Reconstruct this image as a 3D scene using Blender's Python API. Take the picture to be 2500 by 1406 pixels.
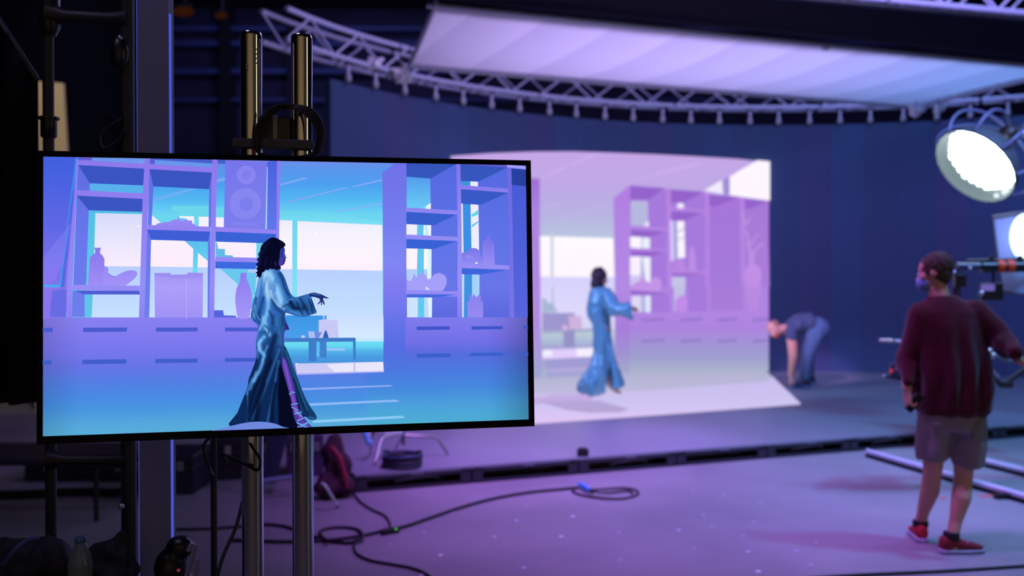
import bpy, bmesh, math, random
from mathutils import Vector, Matrix, noise
from mathutils.geometry import tessellate_polygon
V = Vector
random.seed(7)
for o in list(bpy.data.objects): bpy.data.objects.remove(o)
C = bpy.context.scene.collection
S = bpy.context.scene

# ------------------------------------------------------------------ camera
F = 2400.0; CH = 1.66; PITCH = math.atan(33/2400)
cam = bpy.data.cameras.new('camera'); camo = bpy.data.objects.new('camera', cam); C.objects.link(camo)
camo.location = (0, 0, CH); camo.rotation_euler = (math.pi/2-PITCH, 0, 0)
cam.sensor_width = 36; cam.lens = 36*F/2500; cam.clip_end = 200
cam.dof.use_dof = True; cam.dof.focus_distance = 2.5; cam.dof.aperture_fstop = 2.2
S.camera = camo
S.view_settings.view_transform = 'Standard'; S.view_settings.look = 'None'
S.view_settings.exposure = 0; S.view_settings.gamma = 1; S.view_settings.use_curve_mapping = False

def s2l(c):
    c /= 255.0
    return c/12.92 if c <= .04045 else ((c+.055)/1.055)**2.4
def rgb(r, g, b): return (s2l(r), s2l(g), s2l(b))

# ------------------------------------------------------------------ world and lamps
w = bpy.data.worlds.new('studio_ambient'); S.world = w; w.use_nodes = True
bg = w.node_tree.nodes['Background']; bg.inputs[0].default_value = (.10, .11, .42, 1); bg.inputs[1].default_value = .02

def area(name, loc, target, size, power, col, sizey=None):
    l = bpy.data.lights.new(name, 'AREA'); l.energy = power; l.color = col; l.size = size
    if sizey: l.shape = 'RECTANGLE'; l.size_y = sizey
    o = bpy.data.objects.new(name, l); C.objects.link(o); o.location = loc
    o.rotation_euler = (V(target)-V(loc)).to_track_quat('-Z', 'Y').to_euler(); return o
def spot(name, loc, target, power, col, angle=60, blend=.6, r=.15):
    l = bpy.data.lights.new(name, 'SPOT'); l.energy = power; l.color = col
    l.spot_size = math.radians(angle); l.spot_blend = blend; l.shadow_soft_size = r
    o = bpy.data.objects.new(name, l); C.objects.link(o); o.location = loc
    o.rotation_euler = (V(target)-V(loc)).to_track_quat('-Z', 'Y').to_euler(); return o
# lamps above the silk, shining down through it
area('sky_panel', (0.7, 10.5, 6.0), (0.7, 10.5, 4), 2.4, 100, (.60, .46, 1.0), 3.6)
area('sky_panel', (3.2, 11.2, 6.0), (3.2, 11.2, 4), 2.4, 98, (.52, .46, 1.0), 3.6)
area('sky_panel', (5.8, 12.2, 6.0), (5.8, 12.2, 4), 2.4, 84, (.16, .40, 1.0), 3.6)
# purple and teal washes on the studio floor
spot('purple_wash', (0.6, 5.0, 7.2), (1.1, 7.3, 0), 2250, (.50, .17, 1.0), 52, 1, .3)
spot('blue_wash', (5.6, 5.0, 7.2), (5.0, 8.0, 0), 2300, (.06, .42, .85), 80, 1, .3)
spot('stage_wash', (1.0, 7.0, 7.0), (0.1, 8.9, 0), 1350, (.62, .24, 1.0), 38, .8, .3)
# blue key on the performer and wall, from camera left
spot('blue_key', (-3.9, 9.3, 4.6), (1.1, 12.2, 1.4), 1700, (.50, .52, 1.0), 22, .6, .15)
spot('added_pink_fill', (1.2, 7.0, 4.6), (3.9, 13.2, .95), 2000, (.82, .42, 1.0), 9, .6, .1)  # added spot to brighten the bending man
area('wall_wash', (4.6, 6.4, 4.7), (4.6, 15.4, 2.2), 3.0, 270, (.40, .34, 1.0), .6)
# magenta edge on the crew man, warm work light behind the camera
spot('magenta_kick', (-0.6, 7.6, 4.2), (2.65, 5.9, 1.0), 210, (.7, .25, 1.0), 40, .6, .1)
spot('warm_work_light', (4.6, 0.4, 3.0), (2.7, 5.9, 1.0), 34, (1.0, .52, .22), 40, .6, .1)
area('post_reflection_fill', (0.3, -3.4, 2.6), (0.3, -5, 2.8), 8.0, 125, (1.0, .80, .54), 4.6)  # added out of view, warms the wall that the chrome posts reflect
spot('left_warm_light', (-4.2, 9.5, 4.6), (-5.75, 12, 3.0), 170, (1.0, .86, .68), 70, .6, .1)
area('far_blue_fill', (-4.5, 18.5, 7.6), (-4.5, 23.9, 4.5), 3.0, 55, (.36, .38, 1.0), .6)  # added fill, lifts the dark back wall and girts
area('left_dim_fill', (-2.5, 1.0, 6.5), (-2.2, 5.5, .5), 2.0, 42, (.55, .50, 1.0), 1.0)  # added unseen fill for the dark left side

# ------------------------------------------------------------------ projection helpers
cp, sp_ = math.cos(PITCH), math.sin(PITCH)
def ray(px, py):
    u = (px-1250)/F; v = -(py-703)/F
    return V((u, cp+sp_*v, -sp_+cp*v))
O = V((0, 0, CH))
def at(px, py, Y): d = ray(px, py); return O + d*(Y/d.y)
def onz(px, py, z=0.0): d = ray(px, py); return O + d*((z-CH)/d.z)
def onplane(px, py, p0, n): d = ray(px, py); return O + d*((p0-O).dot(n)/d.dot(n))
def ppm(Y): return F/Y

# ------------------------------------------------------------------ materials
MATS = {}
def mat(name, col, rough=.6, metal=0, bump=0, bscale=60, var=0, vscale=8, spec=.5, coat=0, sheen=0, aniso=0):
    if name in MATS: return MATS[name]
    m = bpy.data.materials.new(name); m.use_nodes = True; nt = m.node_tree
    b = nt.nodes['Principled BSDF']; c = rgb(*col)
    b.inputs['Base Color'].default_value = (*c, 1); b.inputs['Roughness'].default_value = rough
    b.inputs['Metallic'].default_value = metal; b.inputs['Specular IOR Level'].default_value = spec
    if coat: b.inputs['Coat Weight'].default_value = coat
    if sheen: b.inputs['Sheen Weight'].default_value = sheen
    tc = nt.nodes.new('ShaderNodeTexCoord')
    if var:
        n = nt.nodes.new('ShaderNodeTexNoise'); n.inputs['Scale'].default_value = vscale; n.inputs['Detail'].default_value = 5
        r = nt.nodes.new('ShaderNodeValToRGB')
        r.color_ramp.elements[0].position = .3; r.color_ramp.elements[1].position = .7
        r.color_ramp.elements[0].color = (*[x*(1-var) for x in c], 1); r.color_ramp.elements[1].color = (*[min(1, x*(1+var)) for x in c], 1)
        nt.links.new(tc.outputs['Object'], n.inputs['Vector']); nt.links.new(n.outputs[0], r.inputs[0]); nt.links.new(r.outputs[0], b.inputs['Base Color'])
    if bump:
        n2 = nt.nodes.new('ShaderNodeTexNoise'); n2.inputs['Scale'].default_value = bscale; n2.inputs['Detail'].default_value = 3
        bp = nt.nodes.new('ShaderNodeBump'); bp.inputs['Strength'].default_value = bump; bp.inputs['Distance'].default_value = .01
        nt.links.new(tc.outputs['Object'], n2.inputs['Vector']); nt.links.new(n2.outputs[0], bp.inputs['Height']); nt.links.new(bp.outputs[0], b.inputs['Normal'])
    MATS[name] = m; return m
def emat(name, col, strength, sampling=None):
    if name in MATS: return MATS[name]
    m = bpy.data.materials.new(name); m.use_nodes = True; nt = m.node_tree; nt.nodes.clear()
    e = nt.nodes.new('ShaderNodeEmission'); o = nt.nodes.new('ShaderNodeOutputMaterial')
    e.inputs[0].default_value = (*rgb(*col), 1); e.inputs[1].default_value = strength
    nt.links.new(e.outputs[0], o.inputs[0])
    if sampling: m.cycles.emission_sampling = sampling
    MATS[name] = m; return m
def screenmat(name, strength=1.0, sampling=None):
    m = bpy.data.materials.new(name); m.use_nodes = True; nt = m.node_tree; nt.nodes.clear()
    a = nt.nodes.new('ShaderNodeAttribute'); a.attribute_name = 'pixel_colour'
    e = nt.nodes.new('ShaderNodeEmission'); o = nt.nodes.new('ShaderNodeOutputMaterial')
    e.inputs[1].default_value = strength
    nt.links.new(a.outputs['Color'], e.inputs[0]); nt.links.new(e.outputs[0], o.inputs[0])
    if sampling: m.cycles.emission_sampling = sampling
    return m

M_black = mat('black_paint', (22, 22, 26), .5)
M_blackplastic = mat('black_plastic', (14, 14, 18), .35)
M_rubber = mat('black_rubber', (20, 20, 26), .55)
M_cloth = mat('black_cloth', (12, 13, 22), .95, bump=.3, bscale=30, spec=.1)
M_alu = mat('aluminium', (190, 190, 200), .35, .9)
M_alupaint = mat('matt_aluminium', (175, 175, 190), .45, .2)
M_chrome = mat('chrome', (205, 205, 210), .06, 1)
M_steel = mat('brushed_steel', (150, 150, 155), .3, 1)
M_white = mat('white_paint', (215, 215, 225), .5)
M_whitecloth = mat('white_cloth', (225, 222, 235), .8, bump=.4, bscale=12)
M_greymetal = mat('grey_paint', (70, 72, 88), .55)
M_orange = mat('orange_tape', (225, 70, 15), .6)
M_skin = mat('skin', (205, 150, 130), .5, var=.06, vscale=20)
M_hair = mat('dark_hair', (18, 14, 18), .5, bump=.6, bscale=90)

# ------------------------------------------------------------------ mesh helpers
class MB:
    def __init__(s): s.v = []; s.f = []
    def quad(s, a, b, c, d): s.poly([a, b, c, d]); return s
    def poly(s, pts):
        n = len(s.v); s.v += [V(p) for p in pts]; s.f.append(tuple(range(n, n+len(pts)))); return s
    def box(s, c, size, R=None):
        c = V(c); n = len(s.v); hx, hy, hz = [k/2 for k in size]
        for x, y, z in ((-1,-1,-1),(1,-1,-1),(1,1,-1),(-1,1,-1),(-1,-1,1),(1,-1,1),(1,1,1),(-1,1,1)):
            p = V((x*hx, y*hy, z*hz)); s.v.append(c + (R @ p if R else p))
        for f in ((0,3,2,1),(4,5,6,7),(0,1,5,4),(1,2,6,5),(2,3,7,6),(3,0,4,7)): s.f.append(tuple(n+i for i in f))
        return s
    def bbox(s, c, size, bev=.005, R=None):   # bevelled box
        bm = bmesh.new(); bmesh.ops.create_cube(bm, size=1)
        for v in bm.verts: v.co = V((v.co.x*size[0], v.co.y*size[1], v.co.z*size[2]))
        bmesh.ops.bevel(bm, geom=bm.edges[:], offset=bev, segments=2, affect='EDGES', profile=.5)
        n = len(s.v); bm.verts.ensure_lookup_table()
        for v in bm.verts: s.v.append(V(c) + (R @ v.co if R else v.co.copy()))
        for f in bm.faces: s.f.append(tuple(n+v.index for v in f.verts))
        bm.free(); return s
    def loft(s, rings, closed=True, cap=True):
        n0 = len(s.v); k = len(rings[0])
        for r in rings: s.v += [V(p) for p in r]
        for i in range(len(rings)-1):
            for j in range(k if closed else k-1):
                a = n0+i*k+j; b = n0+i*k+(j+1) % k
                s.f.append((a, b, b+k, a+k))
        if cap and closed:
            s.f.append(tuple(reversed(range(n0, n0+k)))); s.f.append(tuple(range(n0+(len(rings)-1)*k, n0+len(rings)*k)))
        return s
    def ring(s, c, U, W, n): return [V(c)+U*math.cos(2*math.pi*i/n)+W*math.sin(2*math.pi*i/n) for i in range(n)]
    def tube(s, pts, r, n=10, cap=True):
        pts = [V(p) for p in pts]; rs = r if isinstance(r, (list, tuple)) else [r]*len(pts)
        rings = []; prev = None
        for i, p in enumerate(pts):
            t = (pts[min(i+1, len(pts)-1)]-pts[max(i-1, 0)]).normalized()
            if prev is None:
                a = V((0, 0, 1)) if abs(t.z) < .9 else V((1, 0, 0)); U = t.cross(a).normalized()
            else: U = (prev - t*prev.dot(t)).normalized()
            prev = U; W = t.cross(U); rings.append(s.ring(p, U*rs[i], W*rs[i], n))
        return s.loft(rings, cap=cap)
    def ball(s, c, r, n=12, sc=(1, 1, 1), R=None):
        c = V(c); rings = []
        for i in range(1, n):
            a = math.pi*i/n; rr = math.sin(a); z = -math.cos(a)
            rings.append([V((rr*math.cos(2*math.pi*j/(2*n))*r*sc[0], rr*math.sin(2*math.pi*j/(2*n))*r*sc[1], z*r*sc[2])) for j in range(2*n)])
        rings = [[c+(R@p if R else p) for p in q] for q in rings]
        return s.loft(rings)
    def capsule(s, p, q, r1, r2=None, n=12):
        r2 = r2 or r1; p = V(p); q = V(q); t = (q-p).normalized()
        s.tube([p, p.lerp(q, .5), q], [r1, (r1+r2)/2, r2], n); s.ball(p, r1, 7); s.ball(q, r2, 7); return s
    def chain(s, pts, rs, n=14):
        for i in range(len(pts)-1): s.capsule(pts[i], pts[i+1], rs[i], rs[i+1], n)
        return s
    def lathe(s, prof, c=(0, 0, 0), n=24, cap=True):
        c = V(c); return s.loft([[c+V((r*math.cos(2*math.pi*j/n), r*math.sin(2*math.pi*j/n), z)) for j in range(n)] for r, z in prof], cap=cap)

OFF = {}
def tag(o, label=None, cat=None, group=None, kind=None):
    if label: o['label'] = label
    if cat: o['category'] = cat
    if group: o['group'] = group
    if kind: o['kind'] = kind
    return o
def build(mb, name, m, parent=None, smooth=False, label=None, cat=None, group=None, kind=None, bevel=0):
    me = bpy.data.meshes.new(name)
    if parent is not None: off = OFF[parent]
    else:
        xs = [v.x for v in mb.v]; ys = [v.y for v in mb.v]; zs = [v.z for v in mb.v]
        off = V(((min(xs)+max(xs))/2, (min(ys)+max(ys))/2, min(zs)))
    me.from_pydata([tuple(v-off) for v in mb.v], [], mb.f); me.update()
    if smooth:
        me.polygons.foreach_set('use_smooth', [True]*len(me.polygons))
        try: me.set_sharp_from_angle(angle=math.radians(50 if smooth is True else smooth))
        except Exception: pass
    me.materials.append(m)
    o = bpy.data.objects.new(name, me); C.objects.link(o)
    if parent is not None: o.parent = parent
    else: o.location = off
    OFF[o] = off
    if bevel:
        b = o.modifiers.new('bevel', 'BEVEL'); b.width = bevel; b.segments = 2; b.limit_method = 'ANGLE'
    return tag(o, label, cat, group, kind)
def thing(name, label, cat, loc=(0, 0, 0), group=None):
    o = bpy.data.objects.new(name, None); C.objects.link(o); o.location = loc; o.empty_display_size = .1
    OFF[o] = V(loc); return tag(o, label, cat, group)
def struct(mb, name, m, **k): return build(mb, name, m, kind='structure', **k)
def copytree(o, loc=None, rotz=None, parent=None):
    c = o.copy(); C.objects.link(c); OFF[c] = OFF[o]
    if parent is not None: c.parent = parent
    if loc is not None: c.location = loc
    if rotz is not None: c.rotation_euler = (0, 0, rotz)
    for ch in list(o.children): copytree(ch, parent=c)
    return c
def fuse(mb, voxel=.012, smooth=3, deform=None):
    """joins overlapping closed shapes into one continuous skin"""
    me = bpy.data.meshes.new('t'); me.from_pydata([tuple(v) for v in mb.v], [], mb.f); me.update()
    bm = bmesh.new(); bm.from_mesh(me); bmesh.ops.recalc_face_normals(bm, faces=bm.faces); bm.to_mesh(me); bm.free()
    o = bpy.data.objects.new('t', me); C.objects.link(o)
    r = o.modifiers.new('r', 'REMESH'); r.mode = 'VOXEL'; r.voxel_size = voxel
    if smooth:
        sm = o.modifiers.new('s', 'SMOOTH'); sm.iterations = smooth; sm.factor = .5
    dg = bpy.context.evaluated_depsgraph_get(); ev = o.evaluated_get(dg); m2 = ev.to_mesh()
    out = MB(); out.v = [v.co.copy() for v in m2.vertices]; out.f = [tuple(p.vertices) for p in m2.polygons]
    if deform:
        nr = [v.normal.copy() for v in m2.vertices]
        out.v = [deform(v, n) for v, n in zip(out.v, nr)]
    ev.to_mesh_clear(); bpy.data.objects.remove(o); bpy.data.meshes.remove(me)
    return out
def smoothpath(pts, k=8):
    pts = [V(p) for p in pts]; out = []
    for i in range(len(pts)-1):
        p0 = pts[max(i-1, 0)]; p1 = pts[i]; p2 = pts[i+1]; p3 = pts[min(i+2, len(pts)-1)]
        for j in range(k):
            t = j/k
            out.append(.5*((2*p1)+(p2-p0)*t+(2*p0-5*p1+4*p2-p3)*t*t+(3*p1-p0-3*p2+p3)*t**3))
    out.append(pts[-1]); return out

# ------------------------------------------------------------------ flat pictures shown on screens
def clip(poly, ax, lim, keep_ge):
    out = []
    for i in range(len(poly)):
        a = poly[i]; b = poly[(i+1) % len(poly)]
        ia = (a[ax] >= lim) == keep_ge or a[ax] == lim; ib = (b[ax] >= lim) == keep_ge or b[ax] == lim
        if ia: out.append(a)
        if ia != ib:
            t = (lim-a[ax])/(b[ax]-a[ax]); out.append((a[0]+(b[0]-a[0])*t, a[1]+(b[1]-a[1])*t))
    return out
def split(polys, ax, lims):
    for l in lims:
        nxt = []
        for p in polys:
            mn = min(q[ax] for q in p); mx = max(q[ax] for q in p)
            if l <= mn+1e-6 or l >= mx-1e-6: nxt.append(p); continue
            for k in (True, False):
                c = clip(p, ax, l, k)
                if len(c) > 2: nxt.append(c)
        polys = nxt
    return polys
def lerp3(a, b, t): return tuple(a[i]+(b[i]-a[i])*t for i in range(3))
class Picture:
    def __init__(s, mapping, cols=None, eps=5e-5, frame=None):
        s.frame = frame
        s.map = mapping; s.cols = cols or []; s.layer = 0; s.eps = eps; s.v = []; s.f = []; s.c = []
    def paint(s, poly, col, cell=None):
        s.layer += 1
        tri = tessellate_polygon([[V((x, y, 0)) for x, y in poly]])
        polys = [[tuple(poly[i]) for i in t] for t in tri]
        if s.frame:
            cxf = sum(q[0] for q in s.frame)/len(s.frame); cyf = sum(q[1] for q in s.frame)/len(s.frame)
            for i in range(len(s.frame)):
                a = s.frame[i]; b = s.frame[(i+1) % len(s.frame)]
                side = lambda q: (b[0]-a[0])*(q[1]-a[1])-(b[1]-a[1])*(q[0]-a[0])
                sg = 1 if side((cxf, cyf)) > 0 else -1; out = []
                for p in polys:
                    r = []
                    for j in range(len(p)):
                        c, d = p[j], p[(j+1) % len(p)]; sc, sd_ = side(c)*sg, side(d)*sg
                        if sc >= 0: r.append(c)
                        if (sc >= 0) != (sd_ >= 0): t = sc/(sc-sd_); r.append((c[0]+(d[0]-c[0])*t, c[1]+(d[1]-c[1])*t))
                    if len(r) > 2: out.append(r)
                polys = out
            if not polys: return
        stops = None
        if isinstance(col, list):
            stops = col; polys = split(polys, 1, [q[0] for q in stops])
            def fn(x, y):
                if y <= stops[0][0]: return stops[0][1]
                for i in range(len(stops)-1):
                    if y <= stops[i+1][0]: return lerp3(stops[i][1], stops[i+1][1], (y-stops[i][0])/(stops[i+1][0]-stops[i][0]))
                return stops[-1][1]
        elif callable(col): fn = col
        else: fn = lambda x, y: col
        if cell:
            ys = [q[1] for p in polys for q in p]; xs = [q[0] for p in polys for q in p]
            out = []
            yl = [min(ys)+cell*k for k in range(1, int((max(ys)-min(ys))/cell)+1)]
            polys = split(polys, 1, yl)
            xl = [min(xs)+cell*k for k in range(1, int((max(xs)-min(xs))/cell)+1)]
            polys = split(polys, 0, xl)
        if s.cols: polys = split(polys, 0, s.cols)
        for p in polys:
            n = len(s.v); cx = sum(q[0] for q in p)/len(p)
            for q in p:
                s.v.append(s.map(q[0], q[1], s.layer*s.eps, cx)); s.c.append(fn(*q))
            s.f.append(tuple(range(n, n+len(p))))
    def build(s, name, m, parent=None, **k):
        mb = MB(); mb.v = s.v; mb.f = s.f
        o = build(mb, name, m, parent, **k)
        ca = o.data.color_attributes.new('pixel_colour', 'FLOAT_COLOR', 'POINT')
        buf = []
        for c in s.c: buf += [s2l(max(0, min(255, c[0]))), s2l(max(0, min(255, c[1]))), s2l(max(0, min(255, c[2]))), 1.0]
        ca.data.foreach_set('color', buf); return o
# ------------------------------------------------------------------ the studio shell
def floor_mat():
    m = bpy.data.materials.new('painted_concrete'); m.use_nodes = True; nt = m.node_tree; b = nt.nodes['Principled BSDF']
    tc = nt.nodes.new('ShaderNodeTexCoord')
    n = nt.nodes.new('ShaderNodeTexNoise'); n.inputs['Scale'].default_value = .9; n.inputs['Detail'].default_value = 6
    r = nt.nodes.new('ShaderNodeValToRGB'); r.color_ramp.elements[0].position = .35; r.color_ramp.elements[1].position = .7
    r.color_ramp.elements[0].color = (.24, .235, .26, 1); r.color_ramp.elements[1].color = (.32, .31, .335, 1)
    n2 = nt.nodes.new('ShaderNodeTexNoise'); n2.inputs['Scale'].default_value = 2.2; n2.inputs['Detail'].default_value = 8
    r2 = nt.nodes.new('ShaderNodeValToRGB'); r2.color_ramp.elements[0].color = (.42, .42, .42, 1); r2.color_ramp.elements[1].color = (.62, .62, .62, 1)
    bp = nt.nodes.new('ShaderNodeBump'); bp.inputs['Strength'].default_value = .12; bp.inputs['Distance'].default_value = .01
    for a in (n, n2): nt.links.new(tc.outputs['Object'], a.inputs['Vector'])
    nt.links.new(n.outputs[0], r.inputs[0]); nt.links.new(r.outputs[0], b.inputs['Base Color'])
    nt.links.new(n2.outputs[0], r2.inputs[0]); nt.links.new(r2.outputs[0], b.inputs['Roughness'])
    nt.links.new(n2.outputs[0], bp.inputs['Height']); nt.links.new(bp.outputs[0], b.inputs['Normal'])
    b.inputs['Specular IOR Level'].default_value = .3
    return m
XL, XR, YF, YB, ZC = -9.0, 13.0, -5.0, 24.0, 8.1
struct(MB().box((2, 9.5, -.1), (22.4, 29.4, .2)), 'floor', floor_mat())
M_wall = mat('dark_blue_wall', (52, 54, 84), .85, var=.2, vscale=1.2)
M_ceil = mat('corrugated_roof', (34, 38, 60), .8)
def corrugated():
    mb = MB(); n = 140; x0, x1 = XL, XR
    top = []
    for i in range(n*2+1):
        x = x0+(x1-x0)*i/(2*n); z = ZC+(.06 if (i//1) % 2 else 0)
        top.append((x, z))
    mb.loft([[V((x, YF, z)) for x, z in top], [V((x, YB, z)) for x, z in top]], closed=False)
    return mb
struct(corrugated(), 'ceiling', M_ceil)
struct(MB().box(((XL+XR)/2, YB+.1, ZC/2), (XR-XL, .2, ZC)), 'wall_back', M_wall)
struct(MB().box((XL-.1, (YF+YB)/2, ZC/2), (.2, YB-YF, ZC)), 'wall_left', mat('black_drape_wall', (14, 15, 24), .95))
struct(MB().box((XR+.1, (YF+YB)/2, ZC/2), (.2, YB-YF, ZC)), 'wall_right', mat('black_drape_wall', (14, 15, 24), .95))
struct(MB().box((XR-.03, -1.6, 3.0), (.04, 2.9, 5.9)), 'streak_glow_1', emat('added_streak_glow', (255, 244, 208), 1.3))  # added unseen glowing panel, makes the bright streaks on the chrome posts
struct(MB().box(((XL+XR)/2, YF-.1, ZC/2), (XR-XL, .2, ZC)), 'wall_front', mat('tan_wall', (140, 124, 100), .9))
# girts along the back wall, roof beams and columns
k = 1
for py in (72, 108, 176, 245):
    z = (670-py)/F*23.7+CH
    struct(MB().tube([(XL, 23.7, z), (XR, 23.7, z)], .09 if py < 200 else .05, 10), 'trim_%d' % k, mat('girt_paint', (80, 92, 150), .5), smooth=True); k += 1
for px in (548, 712, 200):
    p = at(px, 300, 23.3)
    mb = MB(); mb.box((p.x, 23.4, ZC/2), (.26, .03, ZC)); mb.box((p.x, 23.6, ZC/2), (.03, .4, ZC)); mb.box((p.x, 23.8, ZC/2), (.26, .03, ZC))
    struct(mb, 'trim_%d' % k, mat('column_paint', (16, 17, 30), .7)); k += 1
for y in (20.0, 16.5):
    mb = MB(); mb.box((2, y, ZC-.14), (22, .2, .05)); mb.box((2, y, ZC-.24), (22, .03, .24)); mb.box((2, y, ZC-.36), (22, .2, .05))
    struct(mb, 'trim_%d' % k, mat('roof_beam_paint', (30, 34, 58), .7)); k += 1
# diagonal wall brace (upper left)
struct(MB().tube([at(165, 190, 22), at(290, 300, 22), at(340, 340, 22)], .07, 8), 'trim_%d' % k, mat('column_paint', (16, 17, 30), .7)); k += 1

# ------------------------------------------------------------------ stage deck
d = V((.9285, .3714, 0)); nrm = V((-.3714, .9285, 0)); SL = V((-1.19, 7.44, 0)); SZ = .14
deck = thing('stage_deck', 'low grey modular stage deck running under the curved screen wall, open framed front edge', 'stage', SL)
def sp(a, b, z): return SL + d*a + nrm*b + V((0, 0, z))
L = 12.2; W = 10.0
top = MB(); lo = [sp(0, 0, SZ-.02), sp(L, 0, SZ-.02), sp(L, W, SZ-.02), sp(0, W, SZ-.02)]; hi = [p+V((0, 0, .02)) for p in lo]
top.loft([lo, hi])
M_deck = mat('stage_vinyl', (132, 138, 150), .42, var=.10, vscale=.8)
build(top, 'deck_top', M_deck, deck)
Rd = Matrix(((d.x, nrm.x, 0), (d.y, nrm.y, 0), (0, 0, 1)))
M_fas = mat('fascia_grey', (38, 38, 50), .6)
NM = 13; mw = L/NM
for i in range(NM):
    mb = MB(); a0 = i*mw
    mb.box(sp(a0+mw/2, .03, SZ-.035), (mw-.012, .06, .03), Rd)
    mb.box(sp(a0+mw/2, .03, .012), (mw-.012, .06, .024), Rd)
    for q in (.05, mw-.05): mb.box(sp(a0+q, .03, SZ/2), (.085, .06, SZ-.03), Rd)
    mb.box(sp(a0+mw/2, .05, SZ/2+.02), (mw-.1, .02, .015), Rd)
    o = build(mb, 'module_frame', M_fas, deck)
    b2 = MB().box(sp(a0+mw/2, .16, SZ/2-.01), (mw-.05, .02, SZ-.04), Rd); build(b2, 'recess_panel', M_blackplastic, o)
    # coupling plate and looped cable end in the recess
    if i % 2 == 0 or i in (5,):
        build(MB().tube(smoothpath([sp(a0+mw*.35, .08, .05), sp(a0+mw*.5, .05, .075), sp(a0+mw*.68, .08, .07), sp(a0+mw*.74, .1, .04)], 5), .013, 8), 'link_cable', mat('grey_rubber', (120, 118, 135), .5), o, smooth=True)
    build(MB().bbox(sp(a0+mw*.52, -.003, SZ-.03), (.10, .012, .018), .003, Rd), 'badge', mat('badge_grey', (88, 86, 104), .5), o)

# ------------------------------------------------------------------ curved LED wall
WC = V((4.0, 8.4, 0)); WR = 7.04; WZ0, WZ1 = SZ, 4.0
dth = .5/WR; th0 = math.asin(-6.17/WR); NW = 31
def wp(i, z, r=WR): t = th0+i*dth; return V((WC.x+r*math.sin(t), WC.y+r*math.cos(t), z))
wall = thing('curved_screen_wall', 'tall dark curved video wall of narrow panels, showing a bright lilac room of shelves', 'video wall', (WC.x, WC.y+WR, WZ0))
M_led = [mat('unlit_panel_face', (62, 80, 118), .62, spec=.25), mat('unlit_panel_face_warm', (70, 76, 118), .62, spec=.25), mat('unlit_panel_face_cool', (62, 84, 124), .62, spec=.25)]
for i in range(NW):
    mb = MB(); g = .006/WR
    a = th0+i*dth; b = a+dth-g/3
    P = lambda t, z, r: V((WC.x+r*math.sin(t), WC.y+r*math.cos(t), z))
    mb.loft([[P(a, z, WR), P(b, z, WR), P(b, z, WR+.09), P(a, z, WR+.09)] for z in (WZ0, WZ1)])
    build(mb, 'led_panel', M_led[(0, 0, 1, 0, 2, 0, 0, 1, 2)[i % 9]], wall)
cols_px = []
def project(p):
    q = p-O; y = q.y*cp - q.z*sp_; z = q.y*sp_ + q.z*cp
    return (1250+F*q.x/y, 703-F*z/y)
for i in range(NW+1): cols_px.append(project(wp(i, 2.0))[0])
def wallmap(px, py, off, cx=None):
    cx = px if cx is None else cx
    i = 0
    while i < NW-1 and cols_px[i+1] < cx: i += 1
    a = wp(i, 0); b = wp(i+1, 0); n = (b-a).cross(V((0, 0, 1))).normalized()
    if n.dot(O-a) < 0: n = -n
    return onplane(px, py, a, n) + n*(.004+off)
# the lit picture on the wall (traced flat picture, as the screens show it)
wpic = Picture(wallmap, [c for c in cols_px if 900 < c < 1880], eps=.0012)
q2 = lambda L: [(1300+x/4.135, 360+y/4.135) for x, y in L]     # from detail views
q3 = lambda L: [(1600+x/4.135, 360+y/4.135) for x, y in L]
q4 = lambda L: [(1300+x/3.905, 700+y/3.905) for x, y in L]
q5 = lambda L: [(1640+x/3.905, 700+y/3.905) for x, y in L]
LC = [(372, (198, 166, 232)), (450, (192, 168, 230)), (520, (184, 178, 226)), (575, (186, 196, 224))]
wpic.paint([(1100, 381), (1200, 374), (1300, 370.5), (1400, 370), (1500, 373), (1600, 377), (1700, 382), (1800, 388), (1876, 396), (1876, 930), (1700, 945), (1100, 1010)],
           LC+[(640, (205, 200, 240)), (760, (176, 132, 224)), (810, (172, 136, 220)), (870, (160, 156, 208)), (911, (172, 180, 204))], 40)
lil = (203, 174, 238)
for p in ([(95, 300), (330, 180), (355, 200), (110, 320)], [(380, 165), (600, 60), (700, 60), (400, 180)], [(930, 350), (1654, 160), (1654, 190), (960, 352)],
          [(150, 750), (780, 555), (800, 570), (170, 765)], [(100, 610), (260, 560), (280, 570), (110, 630)]): wpic.paint(q2(p), lil if p[0][1] < 400 else (190, 182, 230))
wpic.paint(q3([(0, 250), (420, 150), (480, 160), (0, 282)]), lil)
# windows
wpic.paint(q2([(72, 895), (812, 915), (825, 1310), (72, 1305)]), [(570, (255, 252, 255)), (680, (255, 245, 255))])
wpic.paint(q2([(178, 860), (205, 860), (205, 1420), (180, 1420)]), (196, 204, 228))
wpic.paint([(1317, 676), (1500, 677), (1500, 860), (1317, 860)], [(676, (214, 210, 252)), (760, (222, 216, 252)), (800, (216, 216, 248)), (806, (190, 208, 216)), (830, (176, 190, 216)), (848, (165, 165, 215)), (860, (165, 165, 215))])
wpic.paint(q4([(175, 0), (200, 0), (205, 240), (180, 230)]), (190, 198, 226))
wpic.paint(q4([(85, 110), (125, 115), (135, 155), (180, 150), (235, 240), (85, 250)]), (170, 182, 214))
wpic.paint(q4([(85, 250), (390, 248), (400, 270), (400, 405), (85, 420)]), (158, 150, 206))
wpic.paint(q4([(340, 275), (460, 280), (465, 400), (345, 400)]), (208, 178, 222))
wpic.paint(q4([(85, 425), (580, 400), (580, 420), (85, 440)]), (150, 146, 200))
wpic.paint(q4([(285, 420), (395, 415), (395, 575), (290, 575)]), (150, 146, 200))
wpic.paint(q4([(280, 365), (320, 365), (325, 410), (280, 412)]), (215, 185, 225))
wpic.paint(q4([(85, 600), (590, 580), (580, 665), (85, 690)]), (226, 205, 252))
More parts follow.
